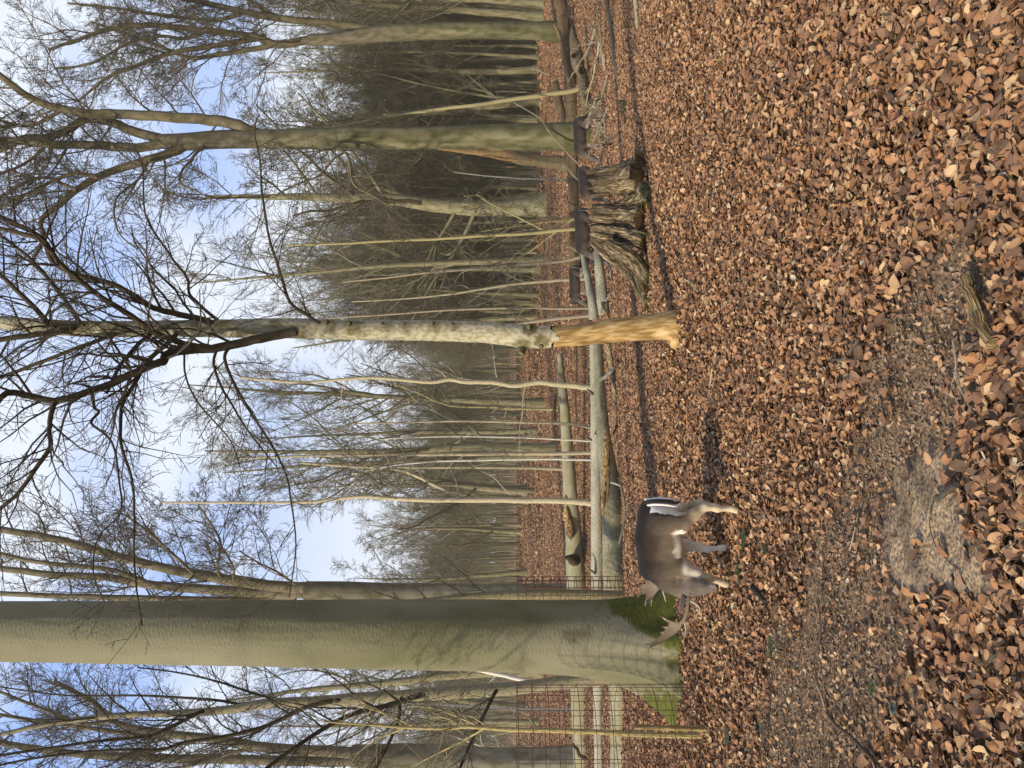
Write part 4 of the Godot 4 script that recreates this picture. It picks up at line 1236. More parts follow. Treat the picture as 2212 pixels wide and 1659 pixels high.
	log_body(t12, "wood", [[1371, -20, 9, 9.85], [1374, 10, 10, 9.85], [1376, 40, 9, 9.85], [1378, 62, 8, 9.85]], M.lichen_bark, bark_of(Color(0.32, 0.28, 0.19), Color(0.4, 0.36, 0.26)), 10, 0.05)
	# dark thin boughs out on the slope
	for e in [["dark thin bough lying on the brown slope left of the stripped beech", [[1244, 745], [1246, 800], [1243, 860], [1246, 905], [1250, 945]], 4.5, 18.0], ["thin dark branch lying on the slope beneath the slanting log", [[1240, 1195], [1243, 1150], [1238, 1100], [1242, 1060]], 3.5, 19.0], ["dark bough on the slope beyond the long rotten log, in front of the two-topped beech", [[1200, 400], [1203, 450], [1201, 520]], 4, 27.0], ["blackish branch lying across the slope beyond the wire cage", [[1168, 1590], [1166, 1540], [1163, 1510]], 5, 38.0], ["dark broken branch in front of the pale stem at the left edge", [[1266, 1640], [1252, 1632], [1246, 1618], [1236, 1608]], 10, 16.0]]:
		var tt := thing("fallen_bough", e[0], "branch", pt(e[1][0][0], e[1][0][1], e[3]))
		branch(tt, "wood", pathed(e[1], e[2], e[2] * 0.6, e[3], e[3]), Color(0.1, 0.075, 0.05), M.bark)
	# broken snag
	var sn := thing("broken_snag", "broken dead trunk with a long splintered yellow top standing left behind the olive beech", "snag", on_ground(1226, 352))
	log_body(sn, "trunk", [[1232, 356, 34, 21.5], [1222, 354, 30, 21.5], [1190, 350, 27, 21.5], [1150, 346, 26, 21.5], [1120, 341, 25, 21.5], [1100, 337, 22, 21.5], [1070, 333, 17, 21.5], [1030, 329, 12, 21.5], [985, 325, 8, 21.5], [945, 322, 3, 21.5]], M.rotten, func(s, an, along, q): return Color(0.27, 0.23, 0.15).lerp(Color(0.46, 0.34, 0.18), smoothstep(0.45, 0.65, s)), 18, 0.12, false, 0.35)
	for e in [[[1115, 332], [1080, 325], [1035, 320], [1000, 319]], [[1118, 346], [1085, 343], [1060, 338], [1040, 337]]]:
		branch(sn, "splinter", pathed(e, 9, 2, 21.4, 21.4), Color(0.42, 0.3, 0.15), M.rotten)
	# brush of dead branches at the right
	var spots := [[1305, 150, 13.2], [1300, 190, 13.4], [1295, 230, 13.6], [1290, 255, 14.0], [1310, 110, 13.6], [1285, 100, 14.4], [1312, 210, 12.8], [1298, 60, 14.6], [1320, 300, 12.4], [1315, 345, 12.5], [1300, 420, 13.0], [1305, 170, 13.0], [1283, 205, 14.4], [1302, 90, 14.0]]
	var words := ["twiggy", "forked", "hooked", "long", "broken", "thin", "short", "bleached", "bent", "spiky", "twisted", "low", "upright", "splayed"]
	var where := ["under the hollow log's hole", "between hollow log and thin log", "below the hollow log's broken end", "at the grazing doe's hindquarters", "right of the hollow log", "at the right end of the hollow log", "closest behind the thin log", "at the right edge beyond the thin log", "in front of the grazing doe", "before the grazing doe's muzzle", "at the right side of the stump", "in the middle of the brush heap", "behind the hollow log", "beneath the hollow log's right end"]
	for i in spots.size():
		var e: Array = spots[i]
		var p := pt(e[0], e[1], e[2])
		p.y = gy(p.x, p.z) + 0.02
		var tt := thing("dead_branch", "%s pale dead branch %s" % [words[i], where[i]], "branch", p)
		var b := Buf.new()
		var col := Color(0.5, 0.42, 0.28).lerp(Color(0.28, 0.22, 0.15), rng.randf())
		var dir := Vector3(rnd(-1, 1), rnd(0.0, 0.25), rnd(-0.5, 0.5)).normalized()
		var g := twiggy(0.008, col, col)
		g.last = 3
		g.up = [0.02, 0.02, 0.0, 0.0, 0.0]
		g.kids = [4, 3, 3, 0, 0]
		g.sides = [6, 5, 4, 4, 3]
		grow(b, p, dir, rnd(1.0, 2.1), rnd(0.045, 0.075), 1, g)
		grow(b, p + dir * 0.3, (dir + Vector3(rnd(-1, 1), rnd(0, 0.6), rnd(-1, 1))).normalized(), rnd(0.6, 1.2), 0.026, 1, g)
		part("wood", b.mesh(), M.bark, tt)
	for e in [["pale hooked branch arching by the grazing doe's hind leg", [[1280, 228], [1294, 238], [1298, 255], [1290, 262], [1284, 258]], 4, 2.5, 13.3], ["pale straight stick slanting across the grazing doe's legs", [[1281, 258], [1292, 272], [1305, 284], [1310, 292]], 3.5, 2.5, 13.2], ["thin white stick lying under the grazing doe", [[1303, 228], [1304, 250], [1307, 275], [1308, 295]], 2.5, 2.5, 13.1], ["thick smooth branch curving in front of the grazing doe's head", [[1312, 300], [1305, 312], [1300, 330], [1295, 350], [1293, 368]], 6, 5, 12.9]]:
		var tt := thing("dead_branch", e[0], "branch", pt(e[1][0][0], e[1][0][1], e[4]))
		branch(tt, "wood", pathed(e[1], e[2], e[3], e[4], e[4] - 0.2), Color(0.46, 0.38, 0.26), M.bark)

func pale_c() -> Color:
	return Color(0.55, 0.5, 0.4)

# ---------------------------------------------------------------- the rotten stump
func stump() -> void:
	var t := thing("rotten_stump", "big split rotten stump with mossy feet and a long buttress in front of the does", "stump", on_ground(1398, 470))
	var cf := func(s: float, an: float, along: float, q: Vector3) -> Color:
		var k := rough.get_noise_3d(cos(an) * 9.0 + q.x, sin(an) * 9.0, along * 0.9)
		var c := Color(0.24, 0.195, 0.13).lerp(Color(0.5, 0.43, 0.3), clampf(0.3 + k * 1.6, 0, 1))
		c = c.lerp(Color(0.05, 0.038, 0.026), clampf(-k * 3.0 - 0.35, 0, 1))
		var h := q.y - gy(q.x, q.z)
		return c.lerp(MOSS, clampf((0.16 - h + 0.25 * rough.get_noise_3d(q.x * 4.0, q.y * 4.0, q.z * 4.0)) * 7.0, 0, 0.9))
	var i := 0
	for e in [
		["block", [[1402, 372, 92, 9.3], [1385, 376, 78, 9.4], [1350, 384, 66, 9.5], [1315, 390, 56, 9.55], [1284, 394, 50, 9.6]], 0.45],
		["slab", [[1404, 425, 40, 9.2], [1385, 430, 34, 9.35], [1355, 440, 26, 9.45], [1325, 447, 18, 9.5], [1310, 450, 8, 9.5]], 0.35],
		["block", [[1400, 470, 70, 9.25], [1380, 470, 58, 9.35], [1345, 468, 50, 9.45], [1310, 466, 46, 9.5], [1284, 464, 40, 9.55]], 0.5],
		["slab", [[1398, 520, 40, 9.2], [1370, 512, 34, 9.3], [1335, 505, 34, 9.4], [1300, 500, 32, 9.5], [1284, 498, 26, 9.55]], 0.5],
		["buttress", [[1284, 515, 24, 9.6], [1300, 528, 34, 9.55], [1325, 545, 42, 9.5], [1350, 565, 44, 9.45], [1370, 590, 40, 9.4], [1385, 620, 32, 9.3], [1397, 650, 22, 9.25]], 0.3],
		["buttress", [[1310, 525, 20, 9.3], [1345, 545, 30, 9.25], [1372, 565, 34, 9.2], [1392, 590, 30, 9.15], [1400, 610, 16, 9.1]], 0.35],
		["root", [[1390, 640, 14, 9.25], [1400, 655, 24, 9.2], [1405, 675, 12, 9.15]], 0.3],
		["root", [[1388, 405, 26, 9.2], [1400, 418, 34, 9.1], [1408, 432, 20, 9.0]], 0.3],
		["slab", [[1395, 345, 26, 9.35], [1370, 352, 24, 9.45], [1345, 362, 20, 9.5], [1320, 372, 10, 9.55]], 0.4]]:
		var l := line(e[1], 6)
		var b := Buf.new()
		var sd := 10.0 * i
		var rd: float = e[2]
		i += 1
		var rf := func(s: float, an: float, along: float) -> float:
			var k := rough.get_noise_3d(cos(an) * 8.0 + sd, sin(an) * 8.0, along * 1.6)
			return 1.0 + 0.5 * rd * clampf(k * 2.0, -0.75, 0.6) + 0.12 * rough.get_noise_3d(cos(an) * 2.0 + sd, sin(an) * 2.0, along * 5.0)
		var jag := func(s: float, an: float, along: float) -> float:
			return 0.11 * rough.get_noise_3d(cos(an) * 7.0 + sd, sin(an) * 7.0, 4.0) * 2.0 if s > 0.99 else 0.0
		shell(b, l[0], l[1], 40, rf, cf, jag, true)
		part(e[0], b.mesh(), M.rotten, t)
	# moss cushions at its feet
	for e in [[1404, 430, 26, 16], [1396, 505, 22, 14], [1388, 600, 30, 14], [1402, 640, 22, 10], [1392, 365, 20, 9]]:
		var c := pt(e[0], e[1], 9.0)
		c.y = gy(c.x, c.z)
		moss_pad(t, "moss_cushion", c, px(e[2], 9.1), px(e[3], 9.1))

func moss_pad(parent: Node3D, called: String, c: Vector3, w: float, h: float) -> void:
	var b := Buf.new()
	var pos := PackedVector3Array()
	var col := PackedColorArray()
	var uvs := PackedVector2Array()
	for i in 9:
		for k in 25:
			var an := TAU * (k % 24) / 24.0
			var s := i / 8.0
			var rr := (1.0 - s) * (1.0 + 0.35 * rough.get_noise_2d(cos(an) * 8.0 + c.x * 9.0, sin(an) * 8.0))
			var q := c + Vector3(cos(an) * rr * w, h * (1.0 - pow(1.0 - s, 2.0)) - 0.02, sin(an) * rr * w * 0.6)
			q += Vector3(0, 0.02 * rough.get_noise_3d(q.x * 30, q.y * 30, q.z * 30), 0)
			pos.append(q)
			col.append(MOSS * rnd(0.7, 1.5))
			uvs.append(Vector2(q.x, q.z))
	b.sheet(9, 25, pos, col, uvs, true)
	part(called, b.mesh(), M.moss, parent)

# ---------------------------------------------------------------- wire guards
func cage(label: String, c: Vector3, r: float, h: float, rings: int, posts: int, wire: float) -> void:
	var t := thing("wire_cage", label, "wire guard", c, "")
	var ring := TorusMesh.new()
	ring.inner_radius = r - wire
	ring.outer_radius = r + wire
	ring.rings = 36
	ring.ring_segments = 4
	var post := CylinderMesh.new()
	post.top_radius = wire
	post.bottom_radius = wire
	post.height = h
	post.radial_segments = 5
	post.rings = 1
	var m: StandardMaterial3D = M.wire.duplicate()
	m.albedo_color = Color(0.1, 0.048, 0.035).linear_to_srgb()
	for k in rings:
		var o := part("ring_wire", ring, m, t, false)
		o.position = Vector3(0, h * (k + 0.15) / (rings - 0.7), 0)
		o.rotation = Vector3(rnd(-0.012, 0.012), 0, rnd(-0.012, 0.012))
	for k in posts:
		var an := TAU * (k + rnd(-0.12, 0.12)) / posts
		var o := part("upright_wire", post, m, t, false)
		o.position = Vector3(cos(an) * (r + 0.004), h * 0.5, sin(an) * (r + 0.004))

func guards() -> void:
	var c := on_ground(1512, 1592)
	cage("rusty wire mesh cage round the yellow barked sapling at the left edge", c, 0.43, 1.62, 13, 20, 0.003)
	var c2 := on_ground(1352, 1278)
	cage("wire mesh cage round the lichen spotted stem, half hidden by the huge beech", c2, 0.27, 2.0, 14, 12, 0.006)
	cage("low small wire guard round the grey sapling behind the stripped beech", on_ground(1268, 676), 0.24, 1.1, 6, 9, 0.008)
	cage("low wire guard round the straight grey sapling behind the slanting log", on_ground(1274, 976), 0.24, 0.75, 5, 9, 0.008)
	cage("tall rusty wire guard round the long leaning sapling right of the olive beech", on_ground(1258, 192), 0.5, 1.4, 3, 4, 0.011)
	var st := thing("wooden_stake", "flat weathered wooden stake inside the rusty cage at left", "stake", on_ground(1522, 1576))
	var b := Buf.new()
	b.tube(PackedVector3Array([pt(1524, 1577, 6.55), pt(1372, 1571, 6.55)]), PackedFloat32Array([0.022, 0.022]), 4, Color(0.34, 0.29, 0.14), true)
	part("wood", b.mesh(), M.bare_wood, st)

# ---------------------------------------------------------------- bodies
# bones: [from, to, radius, radius]; one smooth skin over all of them (surface nets on a grid)
func skin(bones: Array, cell: float, cf: Callable, blend := 55.0) -> ArrayMesh:
	var lo := Vector3.ONE * 1e9
	var hi := -lo
	var mg := 0.06
	for e in bones:
		for q in [0, 1]:
			var rr := Vector3.ONE * (float(e[2 + q]) + mg + cell)
			lo = lo.min((e[q] as Vector3) - rr)
			hi = hi.max((e[q] as Vector3) + rr)
	var nx := int((hi.x - lo.x) / cell) + 2
	var ny := int((hi.y - lo.y) / cell) + 2
	var nz := int((hi.z - lo.z) / cell) + 2
	var f := PackedFloat32Array()
	f.resize(nx * ny * nz)
	for e in bones:
		var a: Vector3 = e[0]
		var bb: Vector3 = e[1]
		var ra: float = e[2]
		var rb: float = e[3]
		var ab := bb - a
		var l2 := maxf(ab.length_squared(), 1e-8)
		var rm := maxf(ra, rb) + mg
		var blo := ((a.min(bb) - Vector3.ONE * rm) - lo) / cell
		var bhi := ((a.max(bb) + Vector3.ONE * rm) - lo) / cell
		for z in range(maxi(0, int(blo.z)), mini(nz, int(bhi.z) + 2)):
			for y in range(maxi(0, int(blo.y)), mini(ny, int(bhi.y) + 2)):
				var o := (z * ny + y) * nx
				for x in range(maxi(0, int(blo.x)), mini(nx, int(bhi.x) + 2)):
					var q := lo + Vector3(x, y, z) * cell - a
					var t := clampf(q.dot(ab) / l2, 0.0, 1.0)
					var d := (q - ab * t).length() - lerpf(ra, rb, t)
					if d < mg:
						f[o + x] += exp(-blend * d)
	var id := {}
	var v := PackedVector3Array()
	var offs := [0, 1, nx, nx + 1, nx * ny, nx * ny + 1, nx * ny + nx, nx * ny + nx + 1]
	var cor := [Vector3(0, 0, 0), Vector3(1, 0, 0), Vector3(0, 1, 0), Vector3(1, 1, 0), Vector3(0, 0, 1), Vector3(1, 0, 1), Vector3(0, 1, 1), Vector3(1, 1, 1)]
	var edges := [0, 1, 2, 3, 4, 5, 6, 7, 0, 2, 1, 3, 4, 6, 5, 7, 0, 4, 1, 5, 2, 6, 3, 7]
	for z in nz - 1:
		for y in ny - 1:
			var o := (z * ny + y) * nx
			for x in nx - 1:
				var at := o + x
				if f[at] == 0.0 or f[at] > 60.0:
					continue
				var ins := 0
				for k in 8:
					if f[at + offs[k]] > 1.0:
						ins += 1
				if ins == 0 or ins == 8:
					continue
				var sum := Vector3.ZERO
				var cnt := 0
				for k in 12:
					var fa := f[at + offs[edges[k * 2]]]
					var fb := f[at + offs[edges[k * 2 + 1]]]
					if (fa > 1.0) != (fb > 1.0):
						var da := log(maxf(fa, 1e-6))
						var db := log(maxf(fb, 1e-6))
						sum += (cor[edges[k * 2]] as Vector3).lerp(cor[edges[k * 2 + 1]], clampf(da / (da - db), 0.0, 1.0))
						cnt += 1
				id[at] = v.size()
				v.append(lo + (Vector3(x, y, z) + sum / cnt) * cell)
	var ix := PackedInt32Array()
	var sy := nx
	var sz := nx * ny
	for at in id:
		var here: bool = f[at] > 1.0
		for ax in 3:
			var step: int = [1, sy, sz][ax]
			if (f[at + step] > 1.0) == here:
				continue
			var u: int = [sy, sz, 1][ax]
			var w: int = [sz, 1, sy][ax]
			if not (id.has(at - u) and id.has(at - w) and id.has(at - u - w)):
				continue
			var q0: int = id[at]
			var q1: int = id[at - u]
			var q2: int = id[at - u - w]
			var q3: int = id[at - w]
			if here:
				ix.append_array([q0, q2, q1, q0, q3, q2])
			else:
				ix.append_array([q0, q1, q2, q0, q2, q3])
	var n := PackedVector3Array()
	n.resize(v.size())
	for k in range(0, ix.size(), 3):
		var fn := (v[ix[k + 2]] - v[ix[k]]).cross(v[ix[k + 1]] - v[ix[k]])
		for j in 3:
			n[ix[k + j]] += fn
	var c := PackedColorArray()
	for k in v.size():
		n[k] = n[k].normalized()
		c.append(cf.call(v[k], n[k]))
	var arr := []
	arr.resize(Mesh.ARRAY_MAX)
	arr[Mesh.ARRAY_VERTEX] = v
	arr[Mesh.ARRAY_NORMAL] = n
	arr[Mesh.ARRAY_COLOR] = c
	arr[Mesh.ARRAY_INDEX] = ix
	var m := ArrayMesh.new()
	m.add_surface_from_arrays(Mesh.PRIMITIVE_TRIANGLES, arr)
	return m

const BUCK_D := 5.72

func bk(cx: float, cy: float, dd: float) -> Vector3:       # measured on the buck: across, along, and metres beyond its flank
	return pt(1261.8 + cx * 0.2645, 1014.9 + cy * 0.2645, BUCK_D + dd)

func br(w: float) -> float:
	return w * 0.2645 / F * BUCK_D

func bone(a: Array, b: Array) -> Array:
	return [bk(a[0], a[1], a[2]), bk(b[0], b[1], b[2]), br(a[3]), br(b[3])]

func plate(poly: Array, thick: float, bulge: Vector3) -> ArrayMesh:      # a palm of antler: an outline with thickness, rounded at the rim
	var flat := PackedVector2Array()
	for e in poly:
		flat.append(Vector2(e[0], e[1]))
	var tri := Geometry2D.triangulate_polygon(flat)
	var b := SurfaceTool.new()
	b.begin(Mesh.PRIMITIVE_TRIANGLES)
	var mid := Vector3.ZERO
	for e in poly:
		mid += bk(e[0], e[1], e[2])
	mid /= poly.size()
	var p := []
	for e in poly:
		p.append(bk(e[0], e[1], e[2]))
	var nrm := bulge.normalized() * thick
	b.set_color(Color(0.3, 0.225, 0.15))
	for s in [1.0, -1.0]:
		for k in range(0, tri.size(), 3):
			var o := [tri[k], tri[k + 1], tri[k + 2]]
			if s < 0:
				o.reverse()
			for j in o:
				b.add_vertex((p[j] as Vector3) + nrm * s * 0.5)
	for k in p.size():
		var a: Vector3 = p[k]
		var c: Vector3 = p[(k + 1) % p.size()]
		for q in [a + nrm * 0.5, a - nrm * 0.5, c - nrm * 0.5, a + nrm * 0.5, c - nrm * 0.5, c + nrm * 0.5]:
			b.add_vertex(q)
	b.generate_normals()
	return b.commit()

func buck() -> void:
	var foot := bk(1240, 640, 0.0)
	foot.y = gy(foot.x, foot.z)
	var t := thing("fallow_buck", "grey brown fallow buck with broad antlers grazing head down in front of the huge beech", "deer", foot)
	var bones := [
		bone([535, 385, -0.01, 100], [530, 560, 0.04, 114]), bone([530, 560, 0.04, 112], [555, 790, 0.12, 112]),
		bone([640, 400, -0.02, 110], [665, 560, 0.04, 130]), bone([665, 560, 0.04, 130], [670, 760, 0.1, 126]),
		bone([700, 610, 0.06, 105], [700, 740, 0.1, 100]),
		bone([535, 330, -0.02, 84], [640, 335, -0.02, 92]),
		# near hind leg
		bone([620, 410, -0.08, 112], [790, 440, -0.1, 78]), bone([790, 440, -0.1, 72], [905, 365, -0.1, 44]), bone([905, 365, -0.1, 42], [990, 305, -0.1, 26]),
		bone([990, 305, -0.1, 24], [1090, 322, -0.12, 20]), bone([1090, 322, -0.12, 19], [1215, 322, -0.13, 17]), bone([1215, 322, -0.13, 19], [1262, 338, -0.13, 16]), bone([1262, 338, -0.13, 15], [1280, 352, -0.13, 11]),
		# far hind leg
		bone([640, 330, 0.1, 90], [800, 330, 0.1, 52]), bone([800, 330, 0.1, 48], [890, 300, 0.09, 34]), bone([890, 290, 0.09, 32], [960, 268, 0.08, 22]), bone([960, 268, 0.08, 20], [1080, 300, 0.08, 16]), bone([1080, 300, 0.08, 16], [1195, 320, 0.08, 15]), bone([1195, 320, 0.08, 15], [1215, 340, 0.08, 11]),
		# near foreleg, stepping out
		bone([600, 790, 0.06, 105], [800, 800, 0.04, 72]), bone([800, 800, 0.04, 66], [920, 845, 0.04, 44]), bone([920, 845, 0.04, 40], [1020, 888, 0.05, 27]), bone([1020, 888, 0.05, 26], [1140, 930, 0.06, 18]), bone([1140, 930, 0.06, 19], [1185, 948, 0.06, 18]), bone([1185, 948, 0.06, 16], [1206, 966, 0.06, 11]),
		# far foreleg
		bone([680, 700, 0.24, 85], [830, 618, 0.24, 50]), bone([830, 618, 0.24, 44], [930, 630, 0.22, 31]), bone([930, 630, 0.22, 29], [1015, 650, 0.2, 24]), bone([1015, 650, 0.2, 22], [1130, 640, 0.19, 16]), bone([1130, 640, 0.19, 17], [1180, 640, 0.19, 16]), bone([1180, 640, 0.19, 15], [1204, 656, 0.19, 10]),
		# neck and head
		bone([570, 800, 0.12, 105], [690, 910, 0.08, 88]), bone([690, 910, 0.08, 86], [800, 985, 0.05, 66]), bone([730, 880, 0.1, 75], [850, 935, 0.04, 55]),
		bone([815, 995, 0.03, 54], [885, 985, 0.0, 56]), bone([885, 980, 0.0, 56], [985, 968, -0.04, 40]), bone([985, 968, -0.04, 38], [1055, 965, -0.07, 29]), bone([1055, 966, -0.07, 27], [1078, 966, -0.08, 21]), bone([880, 935, 0.0, 42], [960, 945, -0.03, 32])]
	var cf := func(p: Vector3, nn: Vector3) -> Color:
		var d := -p.z
		var cx := ((CAM_H - p.y) / d * F + V0 - 1261.8) / 0.2645
		var cy := (829.5 - p.x / d * F - 1014.9) / 0.2645
		var w := 22.0 * rough.get_noise_3d(p.x * 11.0, p.y * 11.0, p.z * 11.0) * 1.6
		cx += w
		cy += w * 0.7
		var back := Color(0.016, 0.012, 0.01)
		var flank := Color(0.16, 0.118, 0.08)
		var c := back.lerp(flank, smoothstep(455.0, 760.0, cx - 0.1 * absf(cy - 560.0)))
		var cream := Color(0.66, 0.51, 0.33)
		if cy < 500.0:                                                        # haunch and hind legs
			c = c.lerp(Color(0.4, 0.29, 0.18), smoothstep(780.0, 900.0, cx))
			c = c.lerp(cream, smoothstep(870.0, 990.0, cx))
		elif cy < 720.0:
			c = c.lerp(Color(0.8, 0.72, 0.57), smoothstep(715.0, 775.0, cx))
		else:
			if cy < 900.0 and cx > 760.0 and cx < 1010.0:                    # inner side of the foreleg is white
				c = c.lerp(Color(0.7, 0.62, 0.5), smoothstep(770.0, 830.0, cx) * (1.0 - smoothstep(830.0, 870.0, cy - (cx - 800.0) * 0.28)))
			if cx > 880.0 and cx < 1300.0 and cy < 975.0 and d > BUCK_D + 0.005:
				c = c.lerp(cream, smoothstep(890.0, 1010.0, cx))
		if d < BUCK_D + 0.0 and cy > 880.0 and cx > 760.0 and cx < 1090.0:    # the head
			c = Color(0.17, 0.13, 0.1).lerp(Color(0.26, 0.21, 0.165), smoothstep(960.0, 900.0, cy))
			c = c.lerp(Color(0.42, 0.35, 0.28), smoothstep(1015.0, 1050.0, cx) * smoothstep(975.0, 950.0, cy))
			c = c.lerp(Color(0.025, 0.02, 0.018), smoothstep(1068.0, 1080.0, cx))
		# white rump with its black rim
		if cy < 400.0 and cx < 860.0 and nn.x > -0.2:
			var lower := clampf((cx - 515.0) / 300.0, 0.0, 1.0)
			var edge := 352.0 + 30.0 * lower
			var inside := minf(cx - 518.0, minf(edge - cy, 850.0 - cx))
			if inside > -14.0 and inside < 6.0 and cx < 700.0:
				c = Color(0.028, 0.023, 0.02)
			elif inside >= 6.0:
				c = Color(0.86, 0.83, 0.76).lerp(Color(0.45, 0.33, 0.2), smoothstep(720.0, 840.0, cx))
		if (cx > 1262.0 and cy < 400.0) or (cx > 1192.0 and cy > 580.0 and cy < 1000.0):
			c = Color(0.12, 0.09, 0.06)
		return c * (1.0 + 0.22 * rough.get_noise_3d(p.x * 40.0, p.y * 14.0, p.z * 40.0))
	part("body", skin(bones, 0.0085, cf, 75.0), M.fur, t)
	# tail: black with white rims
	var tb := Buf.new()
	for e in [[262, 16, Color(0.022, 0.018, 0.016), 0.0, 560], [287, 10, Color(0.8, 0.77, 0.7), 0.012, 575], [238, 9, Color(0.8, 0.77, 0.7), 0.012, 600]]:
		var l := smooth(PackedVector3Array([bk(500, e[0] + 8.0, -0.06 + e[3]), bk(e[4], e[0] - 4.0, -0.145 + e[3]), bk(680, e[0], -0.175 + e[3]), bk(750, e[0] + 10.0, -0.165 + e[3]), bk(790, 262, -0.14 + e[3])]), PackedFloat32Array([br(e[1] * 0.8), br(e[1]), br(e[1] * 1.1), br(e[1] * 0.8), br(3)]), 4)
		tb.tube(l[0], l[1], 8, e[2])
	part("tail", tb.mesh(), M.fur, t)
	# ears
	for e in [[[812, 1035, -0.03], [805, 1085, -0.05], [795, 1130, -0.07], [783, 1168, -0.09], 26.0], [[800, 985, 0.09], [772, 1000, 0.13], [752, 1020, 0.16], [738, 1036, 0.18], 20.0]]:
		var l := smooth(PackedVector3Array([bk(e[0][0], e[0][1], e[0][2]), bk(e[1][0], e[1][1], e[1][2]), bk(e[2][0], e[2][1], e[2][2]), bk(e[3][0], e[3][1], e[3][2])]), PackedFloat32Array([br(e[4] * 0.6), br(e[4]), br(e[4] * 0.85), br(3)]), 4)
		var b := Buf.new()
		shell(b, l[0], l[1], 14, func(s, an, along): return 0.35 + 0.65 * absf(cos(an)), func(s, an, along, q): return Color(0.2, 0.155, 0.12))
		part("ear", b.mesh(), M.fur, t)
	for e in [[868, 1012, -0.045], [872, 936, -0.02]]:
		var b := Buf.new()
		b.tube(PackedVector3Array([bk(e[0] - 9, e[1], e[2]), bk(e[0], e[1], e[2] - 0.004), bk(e[0] + 9, e[1], e[2])]), PackedFloat32Array([br(3), br(11), br(3)]), 8, Color.WHITE, true)
		part("eye", b.mesh(), M.dark_wet, t)
	# antlers
	var horn := Color(0.3, 0.22, 0.14)
	var ivory := Color(0.62, 0.53, 0.4)
	var near := [[800, 1238, -0.05], [755, 1252, -0.05], [715, 1238, -0.05], [665, 1220, -0.06], [622, 1198, -0.07], [655, 1232, -0.06], [690, 1256, -0.05], [692, 1278, -0.05], [632, 1284, -0.06], [672, 1296, -0.05], [655, 1318, -0.05], [610, 1336, -0.06], [640, 1348, -0.05], [595, 1382, -0.06], [540, 1418, -0.07], [488, 1434, -0.08], [545, 1432, -0.07], [538, 1456, -0.08], [600, 1430, -0.06], [640, 1408, -0.05], [700, 1372, -0.05], [750, 1340, -0.05], [800, 1285, -0.05]]
	var far := [[650, 955, 0.16], [640, 940, 0.16], [590, 932, 0.17], [545, 912, 0.18], [480, 903, 0.2], [482, 912, 0.2], [540, 925, 0.18], [490, 938, 0.19], [420, 962, 0.21], [475, 970, 0.19], [450, 1000, 0.2], [438, 1042, 0.22], [470, 1005, 0.2], [505, 1000, 0.19], [508, 1050, 0.2], [498, 1118, 0.22], [528, 1075, 0.2], [538, 1080, 0.2], [552, 1116, 0.21], [556, 1060, 0.2], [590, 1005, 0.18], [635, 965, 0.17]]
	for e in [["left", near, [[858, 1045, -0.03, 17], [850, 1110, -0.05, 15], [838, 1180, -0.06, 15], [812, 1235, -0.06, 17], [770, 1270, -0.05, 15]], Vector3(0.2, 0.5, 1.0)], ["right", far, [[838, 1010, 0.08, 16], [780, 985, 0.13, 14], [700, 965, 0.16, 14], [640, 950, 0.17, 14]], Vector3(0.5, 0.2, 1.0)]]:
		var a := Node3D.new()
		a.name = "antler"
		t.add_child(a, true)
		var bp := PackedVector3Array()
		var brr := PackedFloat32Array()
		for q in e[2]:
			bp.append(bk(q[0], q[1], q[2]))
			brr.append(br(q[3]))
		var l := smooth(bp, brr, 4)
		var b := Buf.new()
		b.tube(l[0], l[1], 10, horn)
		var tines := []
		if e[0] == "left":
			tines = [[[872, 1072, -0.05, 11], [925, 1105, -0.08, 10], [948, 1140, -0.09, 8], [940, 1172, -0.09, 6], [912, 1197, -0.08, 2]], [[818, 1228, -0.06, 11], [828, 1270, -0.06, 9], [834, 1320, -0.07, 7], [824, 1372, -0.08, 2]], [[860, 1040, -0.02, 8], [835, 1085, -0.02, 6], [805, 1140, -0.02, 5], [782, 1172, -0.02, 2]]]
		else:
			tines = [[[636, 952, 0.16, 10], [648, 1000, 0.15, 8], [662, 1050, 0.15, 6], [668, 1084, 0.15, 2]]]
		for tn in tines:
			var tp := PackedVector3Array()
			var tr := PackedFloat32Array()
			for q in tn:
				tp.append(bk(q[0], q[1], q[2]))
				tr.append(br(q[3]))
			var lt := smooth(tp, tr, 3)
			b.tube(lt[0], lt[1], 8, horn.lerp(ivory, 0.6))
		var mi := part("beam", b.mesh(), M.antler, a)
		mi.position = -t.position
		var pm := part("palm", plate(e[1], 0.014, e[3]), M.antler, a)
		pm.position = -t.position
		for q in ([[622, 1198, -0.07, 668, 1222, -0.06], [632, 1284, -0.06, 680, 1290, -0.05], [610, 1336, -0.06, 650, 1330, -0.05], [488, 1434, -0.08, 570, 1405, -0.06]] if e[0] == "left" else [[480, 905, 0.2, 550, 918, 0.18], [420, 962, 0.21, 485, 955, 0.19], [438, 1042, 0.22, 468, 990, 0.2], [498, 1118, 0.22, 516, 1050, 0.2], [552, 1116, 0.21, 548, 1060, 0.2]]):
			var tb2 := Buf.new()
			tb2.tube(PackedVector3Array([bk(q[3], q[4], q[5]), bk((q[0] + q[3]) * 0.5, (q[1] + q[4]) * 0.5, (q[2] + q[5]) * 0.5), bk(q[0], q[1], q[2])]), PackedFloat32Array([br(9), br(7), br(2)]), 7, ivory)
			var tm := part("tine", tb2.mesh(), M.antler, a)
			tm.position = -t.position

